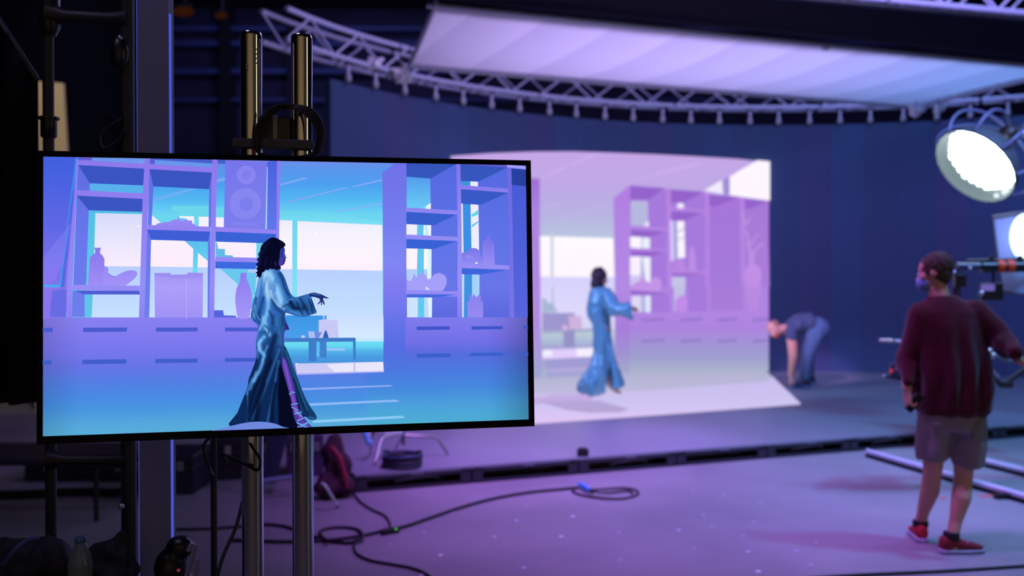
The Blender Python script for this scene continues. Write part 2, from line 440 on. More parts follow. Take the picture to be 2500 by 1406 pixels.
wpic.paint(q4([(85, 605), (180, 602), (175, 660), (85, 665)]), (242, 238, 255))
wpic.paint(q4([(410, 590), (590, 583), (580, 664), (410, 660)]), (246, 240, 255))
# left shelf edge beside the monitor
wpic.paint([(1290, 435), (1315, 437), (1319, 985), (1290, 985)], [(435, (158, 110, 212)), (520, (172, 132, 224)), (800, (178, 140, 226)), (905, (160, 165, 210))])
# tall shelf unit
wpic.paint([(1496, 484), (1537, 452), (1876, 491), (1876, 930), (1502, 960)], [(452, (172, 122, 222)), (560, (170, 128, 222)), (760, (176, 134, 226)), (800, (172, 132, 224)), (830, (166, 144, 216)), (870, (158, 158, 208)), (911, (174, 182, 204))], 40)
front = (184, 134, 228); under = (148, 100, 204); inner = (166, 122, 220)
wpic.paint([(1496, 484), (1535, 452), (1535, 950), (1502, 955)], [(484, (178, 128, 226)), (700, (178, 138, 228)), (800, (168, 124, 218)), (860, (160, 145, 212)), (905, (165, 168, 206))])
def cell(fn, pts, col): wpic.paint(fn(pts), col)
cell(q2, [(980, 390), (1330, 410), (1160, 530), (980, 525)], under)
cell(q2, [(1160, 530), (1335, 415), (1340, 800), (1160, 800)], inner)
cell(q2, [(980, 540), (1155, 540), (1160, 800), (980, 790)], (182, 184, 222))
cell(q2, [(1110, 790), (1160, 735), (1170, 800)], (236, 232, 255))
cell(q2, [(970, 800), (1345, 815), (1345, 840), (970, 825)], front)
cell(q2, [(985, 830), (1330, 848), (1160, 910), (985, 900)], under)
cell(q2, [(1175, 905), (1335, 850), (1340, 1020), (1175, 1020)], inner)
cell(q2, [(975, 900), (1085, 905), (1085, 1020), (975, 1010)], (250, 246, 255))
cell(q2, [(1085, 905), (1100, 905), (1100, 1020), (1085, 1020)], (176, 190, 222))
cell(q2, [(1097, 910), (1175, 912), (1175, 1022), (1097, 1018)], (234, 238, 255))
cell(q2, [(970, 1015), (1350, 1030), (1350, 1050), (970, 1040)], front)
cell(q2, [(985, 1045), (1330, 1052), (1175, 1105), (985, 1100)], under)
cell(q2, [(1180, 1105), (1340, 1055), (1345, 1406), (1180, 1406)], inner)
cell(q2, [(972, 1100), (1080, 1100), (1075, 1290), (972, 1290)], (250, 240, 255))
cell(q2, [(972, 1290), (1085, 1290), (1085, 1406), (972, 1406)], (206, 200, 240))
cell(q2, [(1078, 1100), (1100, 1100), (1110, 1406), (1078, 1406)], (178, 190, 224))
cell(q2, [(1097, 1105), (1178, 1108), (1178, 1370), (1125, 1340)], (240, 240, 255))
blob1 = [(975, 1400), (1010, 1370), (1060, 1350), (1100, 1300), (1140, 1350), (1180, 1360), (1200, 1320), (1240, 1305), (1280, 1330), (1290, 1400), (1270, 1450), (970, 1450)]
cell(q2, blob1, (196, 148, 232))
cell(q4, [(920, 30), (1250, 60), (1250, 75), (930, 75)], under)
cell(q4, [(1110, 75), (1290, 65), (1300, 245), (1110, 245)], inner)
cell(q4, [(925, 88), (1020, 85), (1030, 240), (935, 240)], (222, 216, 246))
cell(q4, [(1015, 90), (1055, 90), (1060, 240), (1020, 240)], (180, 185, 222))
cell(q4, [(1060, 85), (1112, 85), (1112, 243), (1065, 243)], (226, 232, 252))
# second bay
cell(q2, [(1340, 415), (1380, 418), (1390, 1406), (1352, 1406)], front)
cell(q3, [(140, 425), (480, 450), (270, 560), (140, 560)], under)
cell(q3, [(275, 555), (485, 455), (490, 640), (275, 620)], inner)
wpic.paint([(1600+240/4.135+22*math.cos(a)*.42, 360+592/4.135+22*math.sin(a)*.35) for a in [i*.785 for i in range(8)]], (240, 232, 255))
cell(q3, [(130, 610), (500, 635), (500, 660), (130, 640)], front)
cell(q3, [(145, 645), (460, 662), (275, 745), (145, 740)], under)
cell(q3, [(280, 745), (490, 665), (495, 1240), (280, 1240)], inner)
cell(q3, [(128, 740), (165, 740), (172, 1140), (135, 1150)], (216, 200, 252))
cell(q3, [(168, 742), (205, 745), (210, 1130), (175, 1130)], (156, 160, 212))
cell(q3, [(203, 745), (275, 745), (285, 1110), (210, 1120)], (252, 244, 255))
cell(q3, [(208, 845), (275, 810), (275, 828), (210, 862)], (176, 190, 222))
cell(q3, [(208, 925), (278, 900), (278, 912), (210, 940)], (190, 200, 226))
cell(q3, [(320, 1240), (325, 1060), (340, 1000), (365, 1000), (385, 1080), (395, 1240)], (190, 142, 230))
cell(q3, [(170, 1240), (200, 1150), (260, 1130), (300, 1240)], (186, 136, 226))
cell(q3, [(130, 1240), (500, 1250), (500, 1275), (130, 1265)], front)
cell(q3, [(150, 1270), (470, 1275), (290, 1305), (150, 1305)], under)
cell(q3, [(290, 1300), (495, 1275), (495, 1406), (290, 1406)], inner)
cell(q3, [(145, 1305), (285, 1305), (285, 1406), (140, 1406)], (196, 196, 232))
cell(q5, [(0, 0), (110, 0), (105, 80), (70, 90), (20, 120), (15, 235), (0, 235)], (192, 192, 230))
cell(q5, [(25, 240), (30, 120), (60, 80), (105, 85), (130, 130), (135, 240)], (194, 140, 232))
cell(q5, [(130, 0), (320, 0), (320, 235), (132, 235)], inner)
# third and fourth bay
cell(q3, [(490, 460), (522, 465), (530, 1406), (492, 1406)], front)
cell(q3, [(528, 475), (830, 505), (590, 600), (528, 590)], under)
cell(q3, [(528, 592), (595, 600), (835, 508), (850, 1406), (532, 1406)], [(500, (166, 118, 218)), (700, (164, 122, 218))])
cell(q5, [(355, 0), (660, 0), (662, 225), (355, 225)], (168, 124, 216))
cell(q3, [(845, 508), (880, 512), (885, 1406), (848, 1406)], front)
cell(q3, [(885, 520), (1120, 545), (930, 630), (885, 620)], under)
cell(q3, [(885, 625), (935, 630), (1125, 548), (1140, 1406), (885, 1406)], [(500, (166, 122, 214)), (700, (170, 126, 216))])
for br in ([(940, 1200), (925, 1000), (880, 830), (905, 825), (950, 990), (975, 1200)], [(870, 780), (850, 660), (870, 655), (900, 770)], [(885, 790), (935, 700), (955, 705), (905, 800)],
           [(935, 980), (1010, 870), (1030, 880), (960, 985)], [(960, 1060), (1010, 985), (1080, 960), (1085, 985), (1020, 1010), (985, 1080)], [(900, 960), (925, 1080), (940, 1075), (920, 960)]): cell(q3, br, (188, 142, 226))
cell(q3, [(925, 1210), (925, 1060), (985, 1060), (985, 1210)], (188, 142, 226))
cell(q3, [(895, 1406), (880, 1280), (890, 1220), (930, 1190), (1000, 1185), (1040, 1215), (1055, 1280), (1040, 1406)], (192, 144, 232))
cell(q5, [(685, 0), (835, 0), (800, 225), (715, 225)], (186, 138, 226))
# bright upper right windows
cell(q3, [(470, 440), (650, 335), (662, 475)], (242, 236, 255))
cell(q3, [(660, 330), (728, 300), (728, 488), (662, 478)], (162, 142, 212))
wpic.paint([(1600+728/4.135, 360+300/4.135), (1845, 393), (1876, 396), (1876, 491), (1600+728/4.135, 360+486/4.135)], (255, 246, 255))
# drawer pulls
hd = (148, 116, 200); hd2 = (146, 126, 198)
for x0, x1 in ((1558, 1615), (1655, 1707), (1745, 1794), (1832, 1872)):
    wpic.paint([(x0, 778), (x1, 775), (x1, 781), (x0, 784)], hd); wpic.paint([(x0, 829), (x1, 826), (x1, 832), (x0, 836)], hd2)
wpic.paint(q4([(85, 690), (570, 665), (530, 755), (85, 780)]), (160, 156, 212))
wpic.paint(q4([(90, 775), (520, 755), (500, 785), (90, 805)]), (182, 168, 220))
wpic.paint(q4([(90, 810), (470, 790), (440, 880), (90, 895)]), (164, 164, 214))
wpic.paint(q4([(90, 895), (430, 878), (420, 905), (90, 925)]), (184, 176, 222))
wpic.build('screen_picture', screenmat('wall_picture', 1.0), wall)

# lit area of the deck in front of the wall
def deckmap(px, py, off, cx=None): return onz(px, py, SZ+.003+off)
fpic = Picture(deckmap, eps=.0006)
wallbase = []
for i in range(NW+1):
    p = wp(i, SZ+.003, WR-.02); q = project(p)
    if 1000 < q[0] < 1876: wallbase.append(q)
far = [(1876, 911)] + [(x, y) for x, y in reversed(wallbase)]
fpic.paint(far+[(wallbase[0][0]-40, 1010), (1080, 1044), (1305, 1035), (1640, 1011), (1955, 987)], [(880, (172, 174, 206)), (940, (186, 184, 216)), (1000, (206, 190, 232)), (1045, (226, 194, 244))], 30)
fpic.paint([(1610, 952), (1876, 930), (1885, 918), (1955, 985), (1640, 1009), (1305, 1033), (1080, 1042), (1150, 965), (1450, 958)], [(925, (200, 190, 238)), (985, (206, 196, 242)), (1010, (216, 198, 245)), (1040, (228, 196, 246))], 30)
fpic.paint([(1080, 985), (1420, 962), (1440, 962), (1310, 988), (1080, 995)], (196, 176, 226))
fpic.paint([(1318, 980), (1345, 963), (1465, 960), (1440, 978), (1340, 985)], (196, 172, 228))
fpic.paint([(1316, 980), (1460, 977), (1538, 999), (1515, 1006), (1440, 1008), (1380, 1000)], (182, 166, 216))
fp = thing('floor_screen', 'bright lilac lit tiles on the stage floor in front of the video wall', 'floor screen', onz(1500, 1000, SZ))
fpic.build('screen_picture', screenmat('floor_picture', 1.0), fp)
# ------------------------------------------------------------------ overhead silk
def silk_mat():
    m = bpy.data.materials.new('silk'); m.use_nodes = True; nt = m.node_tree; nt.nodes.clear()
    o = nt.nodes.new('ShaderNodeOutputMaterial'); t = nt.nodes.new('ShaderNodeBsdfTranslucent'); df = nt.nodes.new('ShaderNodeBsdfDiffuse'); mx = nt.nodes.new('ShaderNodeMixShader')
    tc = nt.nodes.new('ShaderNodeTexCoord'); wv = nt.nodes.new('ShaderNodeTexWave'); wv.inputs['Scale'].default_value = .42; wv.inputs['Distortion'].default_value = .3
    wv.wave_profile = 'SAW'; r = nt.nodes.new('ShaderNodeValToRGB'); r.color_ramp.elements[0].color = (.60, .58, .66, 1); r.color_ramp.elements[1].color = (.74, .72, .78, 1)
    mp = nt.nodes.new('ShaderNodeMapping'); mp.inputs['Rotation'].default_value = (0, 0, -.35)
    nt.links.new(tc.outputs['Object'], mp.inputs[0]); nt.links.new(mp.outputs[0], wv.inputs['Vector']); nt.links.new(wv.outputs[0], r.inputs[0])
    nt.links.new(r.outputs[0], t.inputs[0]); df.inputs[0].default_value = (.6, .58, .66, 1); mx.inputs[0].default_value = .35
    nt.links.new(t.outputs[0], mx.inputs[1]); nt.links.new(df.outputs[0], mx.inputs[2]); nt.links.new(mx.outputs[0], o.inputs[0]); return m
ZS = 4.12
FL = onz(1000, 162, ZS); NL = onz(1062, 14, ZS); FR = onz(2232, 262, ZS)
dd = (FR-FL).normalized(); NR = onz(2610, 170, ZS)
silk = thing('overhead_silk', 'huge glowing lilac and blue fabric ceiling stretched on a pipe frame above the stage', 'overhead diffuser', FL)
nu, nv = 40, 14; mb = MB(); rows = []
for j in range(nv+1):
    r = []
    for i in range(nu+1):
        u = i/nu; v = j/nv
        p = (FL*(1-u)+FR*u)*(1-v)+(NL*(1-u)+NR*u)*v
        sag = -.07*math.sin(math.pi*u)*math.sin(math.pi*v)+.008*math.sin(u*58)*math.sin(math.pi*v)
        r.append(p+V((0, 0, .03+sag)))
    rows.append(r)
mb.loft(rows, closed=False); build(mb, 'fabric', silk_mat(), silk, smooth=True)
for a, b in ((FL, FR), (NL, NR), (FL, NL), (FR, NR)):
    build(MB().tube([a-(b-a).normalized()*.08, b+(b-a).normalized()*.08], .028, 10), 'frame_pipe', M_alupaint, silk, smooth=True)
for c in (.55,):
    p = NL.lerp(NR, c); o = build(MB().ball(p+V((0, 0, -.01)), .05, 8), 'pipe_clamp', M_alupaint, silk, smooth=True)
# small rolled cloth bundles tied at the silk corners
def cloth_bundle(px, py, Y, s, label):
    c = at(px, py, Y); mb = MB()
    mb.ball(c, s, 10, (1, .8, .8)); mb.ball(c+V((s*.6, 0, s*.35)), s*.75, 8, (1, .8, .8)); mb.ball(c+V((-s*.5, 0, s*.4)), s*.6, 8)
    m2 = fuse(mb, s*.12, 4, lambda v, n: v+n*noise.noise(v*14)*s*.6)
    t = thing('cloth_bundle', label, 'cloth bundle', c, 'rolled fabric ties at the silk corners')
    build(m2, 'rolled_cloth', M_whitecloth, t, smooth=60)
    build(MB().tube([c, V((c.x, c.y, max(c.z+s, 4.34)))], .008, 6), 'tie_cord', M_black, t, smooth=True)
cloth_bundle(913, 156, 12.30, .085, 'pale rolled cloth bundle hanging left of the silk corner')
cloth_bundle(978, 186, 11.4, .10, 'pale rolled cloth bundle hung right under the left silk corner')
cloth_bundle(2236, 271, 14.2, .10, 'wide pale rolled cloth bundle under the right silk corner')
cloth_bundle(2291, 266, 14.0, .07, 'small pale rolled cloth bundle right of the wide one')
# black solid in front of the silk
B0 = onz(1066, 0, ZS+.14); B1 = onz(2610, 152, ZS+.14); 
Bn = onz(2600, 62, ZS+.02); dirb = (Bn-onz(1900, 0, ZS+.02)).normalized(); B2 = Bn; B3 = onz(1900, 0, ZS+.02)-dirb*4.2
blk = thing('overhead_black_flag', 'big black cloth panel overhead between the lilac silk and the camera', 'flag', B0)
lo = [B0, B1, B2, B3]; build(MB().loft([lo, [p+V((0, 0, .012)) for p in lo]]), 'cloth', mat('navy_cloth', (12, 14, 34), .95, spec=.1), blk)
for a, b in ((B0, B1), (B2, B3)): build(MB().tube([a+V((0, 0, .03)), b+V((0, 0, .03))], .025, 8), 'frame_pipe', M_alupaint if a is B0 else M_black, blk, smooth=True)

# ------------------------------------------------------------------ trusses
M_truss = mat('truss_aluminium', (196, 196, 222), .4, .25)
def add_section(root, pts, wdt, hgt, bay, gap=.05):
    """pts: centre line of the lower face; four main tubes, lattice braces"""
    n = len(pts); L_ = []; ups = V((0, 0, 1))
    sec = None
    sides = []
    for i, p in enumerate(pts):
        t = (pts[min(i+1, n-1)]-pts[max(i-1, 0)]).normalized(); sides.append(t.cross(ups).normalized())
    ch = []
    for sx, sz in ((-1, 0), (1, 0), (-1, 1), (1, 1)): ch.append([p+sides[i]*sx*wdt/2+ups*sz*hgt for i, p in enumerate(pts)])
    first = None
    for c in ch:
        if first is None:
            sec = build(MB().tube(c, .032, 8), 'truss_section', M_truss, root, smooth=True); first = sec
        else: build(MB().tube(c, .032, 8), 'chord', M_truss, sec, smooth=True)
    for i in range(n-1):
        q = (lambda a, b: build(MB().tube([a, b], .014, 6), 'brace', M_truss, sec, smooth=True))
        a0 = i % 2
        q(ch[0][i] if a0 else ch[2][i], ch[2][i+1] if a0 else ch[0][i+1])
        q(ch[1][i] if not a0 else ch[3][i], ch[3][i+1] if not a0 else ch[1][i+1])
        q(ch[0][i] if a0 else ch[1][i], ch[1][i+1] if a0 else ch[0][i+1])
    return sec
ring = thing('curved_truss', 'long curved lattice truss ringing above the video wall behind the lilac silk', 'truss', (WC.x, WC.y+WR, 4.2))
TZ = lambda t: 4.27
per = 5; t = math.radians(-82); R2 = WR+.1
while project(V((WC.x+R2*math.sin(t), WC.y+R2*math.cos(t), 4.27)))[0] < 668: t += .002
while t < math.radians(48):
    arc = 2.35/R2; pts = []
    for kx in range(per+1):
        a = t+(arc-.05/R2)*kx/per; pts.append(V((WC.x+R2*math.sin(a), WC.y+R2*math.cos(a), 4.27)))
    add_section(ring, pts, .34, .34, .45); t += arc
strt = thing('straight_truss', 'straight lattice truss crossing the top right corner above the black cloth', 'truss', onz(2200, 20, 4.3))
p0 = onz(1700, -30, 4.3); p1 = onz(2600, 52, 4.3); dv = (p1-p0).normalized(); Lt = (p1-p0).length; kx = 0.0
while kx < Lt+1:
    pts = [p0+dv*(kx+i*.32)+V((0, 0, 0)) for i in range(7)]; add_section(strt, pts, .3, .3, .3); kx += 1.97
# hanging brackets between ring truss and wall
hang_px = [845, 912, 985, 1060, 1128, 1197, 1265, 1338, 1405, 1475, 1543, 1615, 1685, 1755, 1830, 1900, 1975, 2050, 2125, 2205, 2287, 2370, 2460]
names_h = ['first', 'second', 'third', 'fourth', 'fifth', 'sixth', 'seventh', 'eighth', 'ninth', 'tenth', 'eleventh', 'twelfth']
h0 = None
for i, px in enumerate(hang_px):
    a = th0
    best = min([th0+j*.002 for j in range(1100)], key=lambda a: abs(project(V((WC.x+(WR-.02)*math.sin(a), WC.y+(WR-.02)*math.cos(a), 4.05)))[0]-px))
    P = V((WC.x+(WR-.05)*math.sin(best), WC.y+(WR-.05)*math.cos(best), 4.0))
    k = i+1
    lab = ('small metal hanging bracket, %s from the left along the ring truss' % names_h[i]) if i < 12 else ('small metal hanging bracket, %s from the right along the ring truss' % names_h[len(hang_px)-1-i])
    if h0 is None:
        h0 = thing('hanging_bracket', lab, 'bracket', P, 'hanging brackets under the ring truss')
        build(MB().tube([P+V((0, 0, .08)), P+V((0, 0, .232))], .02, 8), 'rod', M_truss, h0, smooth=True)
        build(MB().lathe([(.015, .0), (.038, .015), (.042, .05), (.032, .085), (.02, .12)], P, 12), 'shackle', M_alupaint, h0, smooth=True)
        build(MB().box(P+V((0, 0, .222)), (.08, .08, .02)), 'clamp_plate', M_greymetal, h0)
    else:
        c = copytree(h0, loc=P); c['label'] = lab
# ------------------------------------------------------------------ the big monitor in the foreground
A_ = at(90, 367, 2.38); B_ = at(1297, 391, 2.63)
tvx = V((B_.x-A_.x, B_.y-A_.y, 0)).normalized(); tvn = V((tvx.y, -tvx.x, 0))       # towards the camera
tvp = V((A_.x, A_.y, 0))
def tvmap(px, py, off, cx=None): return onplane(px, py, tvp, tvn)+tvn*off
oc = [tvmap(*c, 0) for c in ((90, 367), (1297, 391), (1306, 1041), (88, 1086))]
ic = [tvmap(*c, -.004) for c in ((104.5, 381.5), (1284, 403.5), (1292, 1024.5), (103, 1066))]
tv = thing('monitor', 'large flat black-framed monitor in front, showing a woman in a blue room', 'monitor', (oc[3]+oc[2])/2)
mb = MB(); bk = [p-tvn*.055 for p in oc]
oc2 = [c+(i-c).normalized()*.003 for c, i in zip(oc, ic)]
mb.loft([bk, [p-tvn*.004 for p in oc], [p for p in oc2], ic, [p-tvn*.004 for p in ic]], cap=False)
mb.poly(list(reversed(bk)))
build(mb, 'housing', mat('monitor_black', (5, 5, 9), .45, spec=.12), tv)
scr = MB().loft([[p-tvn*.02 for p in ic], [p-tvn*.003 for p in ic]])
scro = build(scr, 'screen_glass', mat('dark_glass', (8, 8, 10), .15), tv)
T = Picture(lambda x, y, o, cx=None: tvmap(x, y, -.0065+o), eps=3e-5, frame=[(104.5, 381.5), (1284, 403.5), (1292, 1024.5), (103, 1066)])
c1 = lambda L: [(80+x/3.905, 360+y/3.905) for x, y in L]
c2 = lambda L: [(680+x/3.906, 360+y/3.906) for x, y in L]
c3 = lambda L: [(80+x/3.515, 700+y/3.515) for x, y in L]
c4 = lambda L: [(680+x/3.516, 700+y/3.516) for x, y in L]
c5 = lambda L: [(540+x/2.8125, 560+y/2.8125) for x, y in L]
scrpoly = [(104.5, 381.5), (1284, 403.5), (1292, 1024.5), (103, 1066)]
def low(x, y):
    L_ = [(760, (140, 130, 242)), (840, (124, 120, 238)), (885, (104, 116, 228)), (930, (82, 128, 228)), (970, (72, 140, 228)), (1005, (74, 155, 222)), (1020, (84, 164, 222)), (1066, (90, 178, 216))]
    if x > 900:
        L_ = [(760, (132, 126, 238)), (830, (116, 112, 232)), (870, (88, 108, 222)), (920, (74, 124, 224)), (960, (70, 138, 222)), (985, (74, 154, 220)), (1010, (76, 166, 218)), (1045, (78, 172, 210))]
    y2 = y+(x-640)*.02*(1 if y > 850 else 0)
    if y2 <= L_[0][0]: c = L_[0][1]
    elif y2 >= L_[-1][0]: c = L_[-1][1]
    else:
        for i in range(len(L_)-1):
            if y2 <= L_[i+1][0]: c = lerp3(L_[i][1], L_[i+1][1], (y2-L_[i][0])/(L_[i+1][0]-L_[i][0])); break
    v = 1-.16*max(0, (200-x)/100)**1.2*.8-.22*max(0, (x-1180)/110)**1.5
    return tuple(q*v for q in c)
T.paint(scrpoly, low, 16)
def soft(P, k=3):
    n = len(P); out = []
    for i in range(n):
        p0, p1, p2, p3 = P[i-1], P[i], P[(i+1) % n], P[(i+2) % n]
        for j in range(k):
            t = j/k; out.append(tuple(.5*((2*p1[a])+(p2[a]-p0[a])*t+(2*p0[a]-5*p1[a]+4*p2[a]-p3[a])*t*t+(3*p1[a]-p0[a]-3*p2[a]+p3[a])*t**3) for a in (0, 1)))
    return out
P1 = lambda L, c, cell=None: T.paint(c1(L), c, cell)
P2 = lambda L, c, cell=None: T.paint(c2(L), c, cell)
P3 = lambda L, c, cell=None: T.paint(c3(L), c, cell)
P4 = lambda L, c, cell=None: T.paint(c4(L), c, cell)
# ceiling and far room seen through the shelves
T.paint([(185, 384), (1284, 404), (1284, 775), (160, 775)], [(384, (112, 140, 236)), (410, (92, 148, 236)), (450, (76, 160, 240)), (490, (84, 186, 242)), (515, (104, 205, 244)), (525, (108, 214, 240)), (775, (108, 214, 244))])
wht = [(520, (232, 230, 252)), (560, (244, 242, 253)), (620, (253, 244, 254)), (660, (254, 240, 254))]
sea = [(655, (184, 208, 254)), (760, (196, 222, 255)), (830, (210, 232, 255))]
P1([(592, 622), (1043, 632), (1043, 1135), (575, 1130)], [(516, (214, 218, 252)), (600, (236, 232, 254)), (650, (250, 236, 254))])
P1([(575, 1130), (2400, 1150), (2400, 1621), (505, 1621)], sea)
P1([(1110, 880), (2130, 905), (2130, 1150), (1110, 1135)], [(585, (250, 240, 254)), (655, (255, 236, 250))])
# teal stair seen behind
tq = (94, 200, 238)
P1([(1130, 640), (1215, 715), (1160, 745), (1130, 740)], (240, 236, 254))
P1([(1320, 552), (1675, 558), (1675, 660), (1390, 655), (1390, 612), (1322, 605)], (108, 214, 236))
P1([(1745, 570), (1830, 572), (1825, 665), (1745, 662)], (108, 214, 236))
P1([(1395, 652), (1535, 655), (1535, 755), (1395, 750)], (242, 240, 254)); P1([(1580, 658), (1675, 660), (1675, 756), (1580, 755)], (246, 240, 254)); P1([(1745, 664), (1820, 667), (1820, 758), (1745, 756)], (246, 240, 254))
P1([(1388, 672), (1455, 672), (1455, 702), (1430, 705), (1388, 700)], (96, 200, 240))
P1([(1440, 885), (1668, 890), (1665, 1080), (1572, 1003), (1568, 1195), (1522, 1195), (1528, 965)], [(588, (90, 192, 236)), (640, (98, 210, 242)), (665, (110, 220, 244))])
P1([(1742, 900), (1755, 905), (1765, 965), (1830, 968), (1830, 1025), (1905, 1030), (1905, 1050), (1742, 1046)], (94, 186, 232))
P1([(1785, 1155), (2130, 1160), (2120, 1406), (2090, 1406), (1950, 1300)], (104, 200, 238)); P1([(1950, 1300), (2100, 1410), (2120, 1600), (2060, 1500), (1950, 1310)], (96, 196, 232))
P1([(2050, 1160), (2130, 1163), (2130, 1195), (2050, 1192)], (176, 205, 250))
# ceiling strips
st = (126, 168, 246)
P1([(1150, 480), (1500, 390), (1560, 392), (1150, 518)], (110, 176, 246)); P1([(1755, 300), (1835, 280), (1830, 312), (1755, 330)], st)
P1([(1000, 150), (1068, 120), (1068, 140), (1040, 152)], (150, 160, 245))
P2([(0, 348), (240, 284), (288, 292), (0, 368)], st); P2([(40, 518), (640, 376), (672, 383), (100, 523)], st); P2([(698, 368), (990, 298), (990, 318), (720, 377)], st); P2([(550, 606), (990, 522), (990, 540), (590, 614)], (124, 186, 246))
P2([(8, 600), (300, 608), (560, 640), (990, 705), (990, 738), (8, 690)], [(510, (104, 210, 232)), (545, (122, 222, 246))])
P2([(5, 690), (132, 696), (132, 1165), (5, 1160)], wht); P2([(180, 700), (992, 738), (994, 1175), (178, 1162)], wht)
P2([(5, 1160), (994, 1175), (994, 1600), (5, 1600)], sea)
P2([(132, 690), (180, 695), (176, 1450), (130, 1450)], [(535, (108, 214, 240)), (720, (130, 224, 246))])
for (x, y, r, c) in ((772, 570, 5, (255, 246, 250)), (337, 552, 3, (252, 244, 253))): T.paint([(x+r*math.cos(a*.785), y+r*.9*math.sin(a*.785)) for a in range(8)], c)
# table, sofa, bag
P4([(60, 232), (905, 232), (905, 475), (60, 475)], [(766, (200, 220, 255)), (820, (214, 234, 255)), (835, (190, 228, 255))])
P4([(60, 246), (412, 248), (412, 282), (345, 286), (345, 445), (60, 445)], [(770, (62, 148, 230)), (825, (72, 160, 236))])
P4([(50, 472), (902, 470), (902, 660), (50, 660)], [(834, (112, 222, 246)), (846, (100, 214, 240)), (856, (84, 180, 234)), (872, (72, 156, 226)), (888, (70, 146, 222))])
P4([(415, 528), (572, 530), (572, 551), (415, 551)], (150, 196, 246)); P4([(325, 475), (355, 475), (352, 600), (325, 600)], (92, 190, 240))
P4([(345, 286), (508, 287), (516, 442), (345, 442)], (200, 200, 246))
for pts in ([(380, 286), (382, 250), (392, 238), (396, 286), (391, 286), (389, 250), (386, 252), (385, 286)], [(430, 286), (436, 240), (455, 228), (470, 240), (474, 286), (469, 286), (465, 244), (455, 235), (440, 244), (435, 286)]): P4(pts, (206, 212, 250))
P4([(255, 383), (306, 385), (315, 446), (264, 446)], (178, 188, 244)); P4([(312, 390), (372, 392), (346, 442), (320, 442)], (110, 140, 224)); P4([(345, 440), (372, 405), (382, 420), (372, 442)], (206, 196, 242))
P4([(198, 416), (225, 420), (226, 444), (196, 442)], (196, 200, 246)); P4([(404, 370), (414, 385), (428, 425), (428, 442), (382, 442), (384, 425), (396, 388)], (46, 96, 180))
P4([(50, 442), (660, 438), (660, 470), (640, 472), (50, 475)], (64, 122, 198))
P4([(258, 474), (325, 474), (325, 642), (260, 640)], (64, 122, 202)); P4([(355, 472), (412, 472), (412, 612), (352, 608)], (66, 128, 206)); P4([(640, 466), (663, 440), (663, 628), (644, 628)], (62, 122, 200))
P4([(140, 660), (900, 645), (906, 730), (160, 756)], [(884, (196, 200, 245)), (915, (212, 206, 246))]); P4([(412, 668), (600, 655), (900, 647), (904, 728), (482, 742), (470, 715), (440, 700)], (234, 230, 252)); P4([(644, 652), (662, 651), (662, 735), (644, 736)], (208, 200, 242))
P4([(150, 652), (168, 662), (160, 676)], (250, 245, 255))
P4([(155, 745), (905, 725), (935, 735), (160, 760)], (164, 172, 246))
P4([(198, 872), (960, 845), (986, 856), (205, 890)], (146, 172, 246)); P4([(262, 1003), (1010, 970), (1042, 988), (275, 1024)], (140, 184, 246)); P4([(285, 1148), (1060, 1108), (1092, 1128), (300, 1172)], (138, 200, 244))
# left shelf unit
fr = [(380, (142, 120, 236)), (560, (146, 130, 242)), (700, (150, 142, 246)), (780, (140, 130, 242))]
un = (58, 84, 194); sd = [(400, (98, 108, 226)), (600, (104, 120, 236)), (775, (110, 126, 236))]
# curtain at the far left
P1([(92, 85), (425, 90), (340, 1000), (250, 1620), (90, 1640)], lambda x, y: lerp3(lerp3((66, 96, 222), (104, 106, 232), min(1, max(0, (y-400)/200))), (136, 116, 236), min(1, max(0, (y-560)/180))), 14)
T.paint([(104, 628), (160, 560), (172, 545), (160, 625), (130, 690), (104, 695)], [(560, (112, 116, 236)), (640, (128, 122, 240)), (695, (136, 118, 238))]);
P1([(405, 92), (430, 92), (345, 610), (305, 1010), (262, 1330), (245, 1320), (300, 1000), (330, 660)], [(383, (52, 140, 232)), (700, (56, 160, 236))])
P1([(96, 1305), (255, 1310), (250, 1336), (96, 1330)], (74, 170, 240)); P1([(96, 1332), (240, 1336), (180, 1450), (150, 1600), (96, 1640)], (140, 116, 236))
P1([(345, 740), (330, 1000), (300, 1330), (262, 1330), (305, 1010)], (88, 104, 226)); P3([(165, 30), (285, 20), (282, 260), (143, 260), (150, 150)], (104, 108, 228))
P1([(425, 92), (560, 95), (560, 120), (420, 118)], (96, 88, 208)); P1([(560, 95), (1068, 100), (1068, 150), (560, 120)], [(384, (100, 150, 232)), (398, (118, 156, 240))]); P1([(1160, 110), (1700, 150), (1700, 188), (1160, 155)], (104, 150, 236)); P1([(1115, 100), (1160, 100), (1160, 158), (1112, 155)], (84, 96, 214)); P1([(1160, 98), (1710, 112), (1710, 152), (1160, 116)], (72, 96, 206))
P1([(430, 118), (1070, 155), (1706, 188), (1706, 238), (1110, 205), (1060, 200), (428, 166)], fr)
P1([(430, 165), (1060, 200), (1050, 360), (540, 340)], un); P1([(430, 165), (540, 340), (540, 412), (418, 408)], sd)
P1([(540, 340), (1050, 360), (1046, 438), (540, 412)], (88, 176, 236))
P1([(410, 405), (1050, 436), (1048, 490), (408, 456)], fr)
P1([(415, 457), (1047, 489), (1043, 614), (530, 598)], un); P1([(415, 457), (530, 598), (505, 1312), (382, 1310)], sd)
P1([(530, 598), (1043, 612), (1043, 634), (592, 624), (575, 1310), (505, 1312)], [(512, (82, 190, 230)), (700, (96, 206, 232))])
P1([(578, 955), (648, 955), (640, 975), (638, 1008), (662, 1030), (680, 1060), (678, 1312), (522, 1312), (540, 1050), (562, 1025), (590, 1008), (592, 975)], [(600, (134, 118, 236)), (695, (160, 140, 246))])
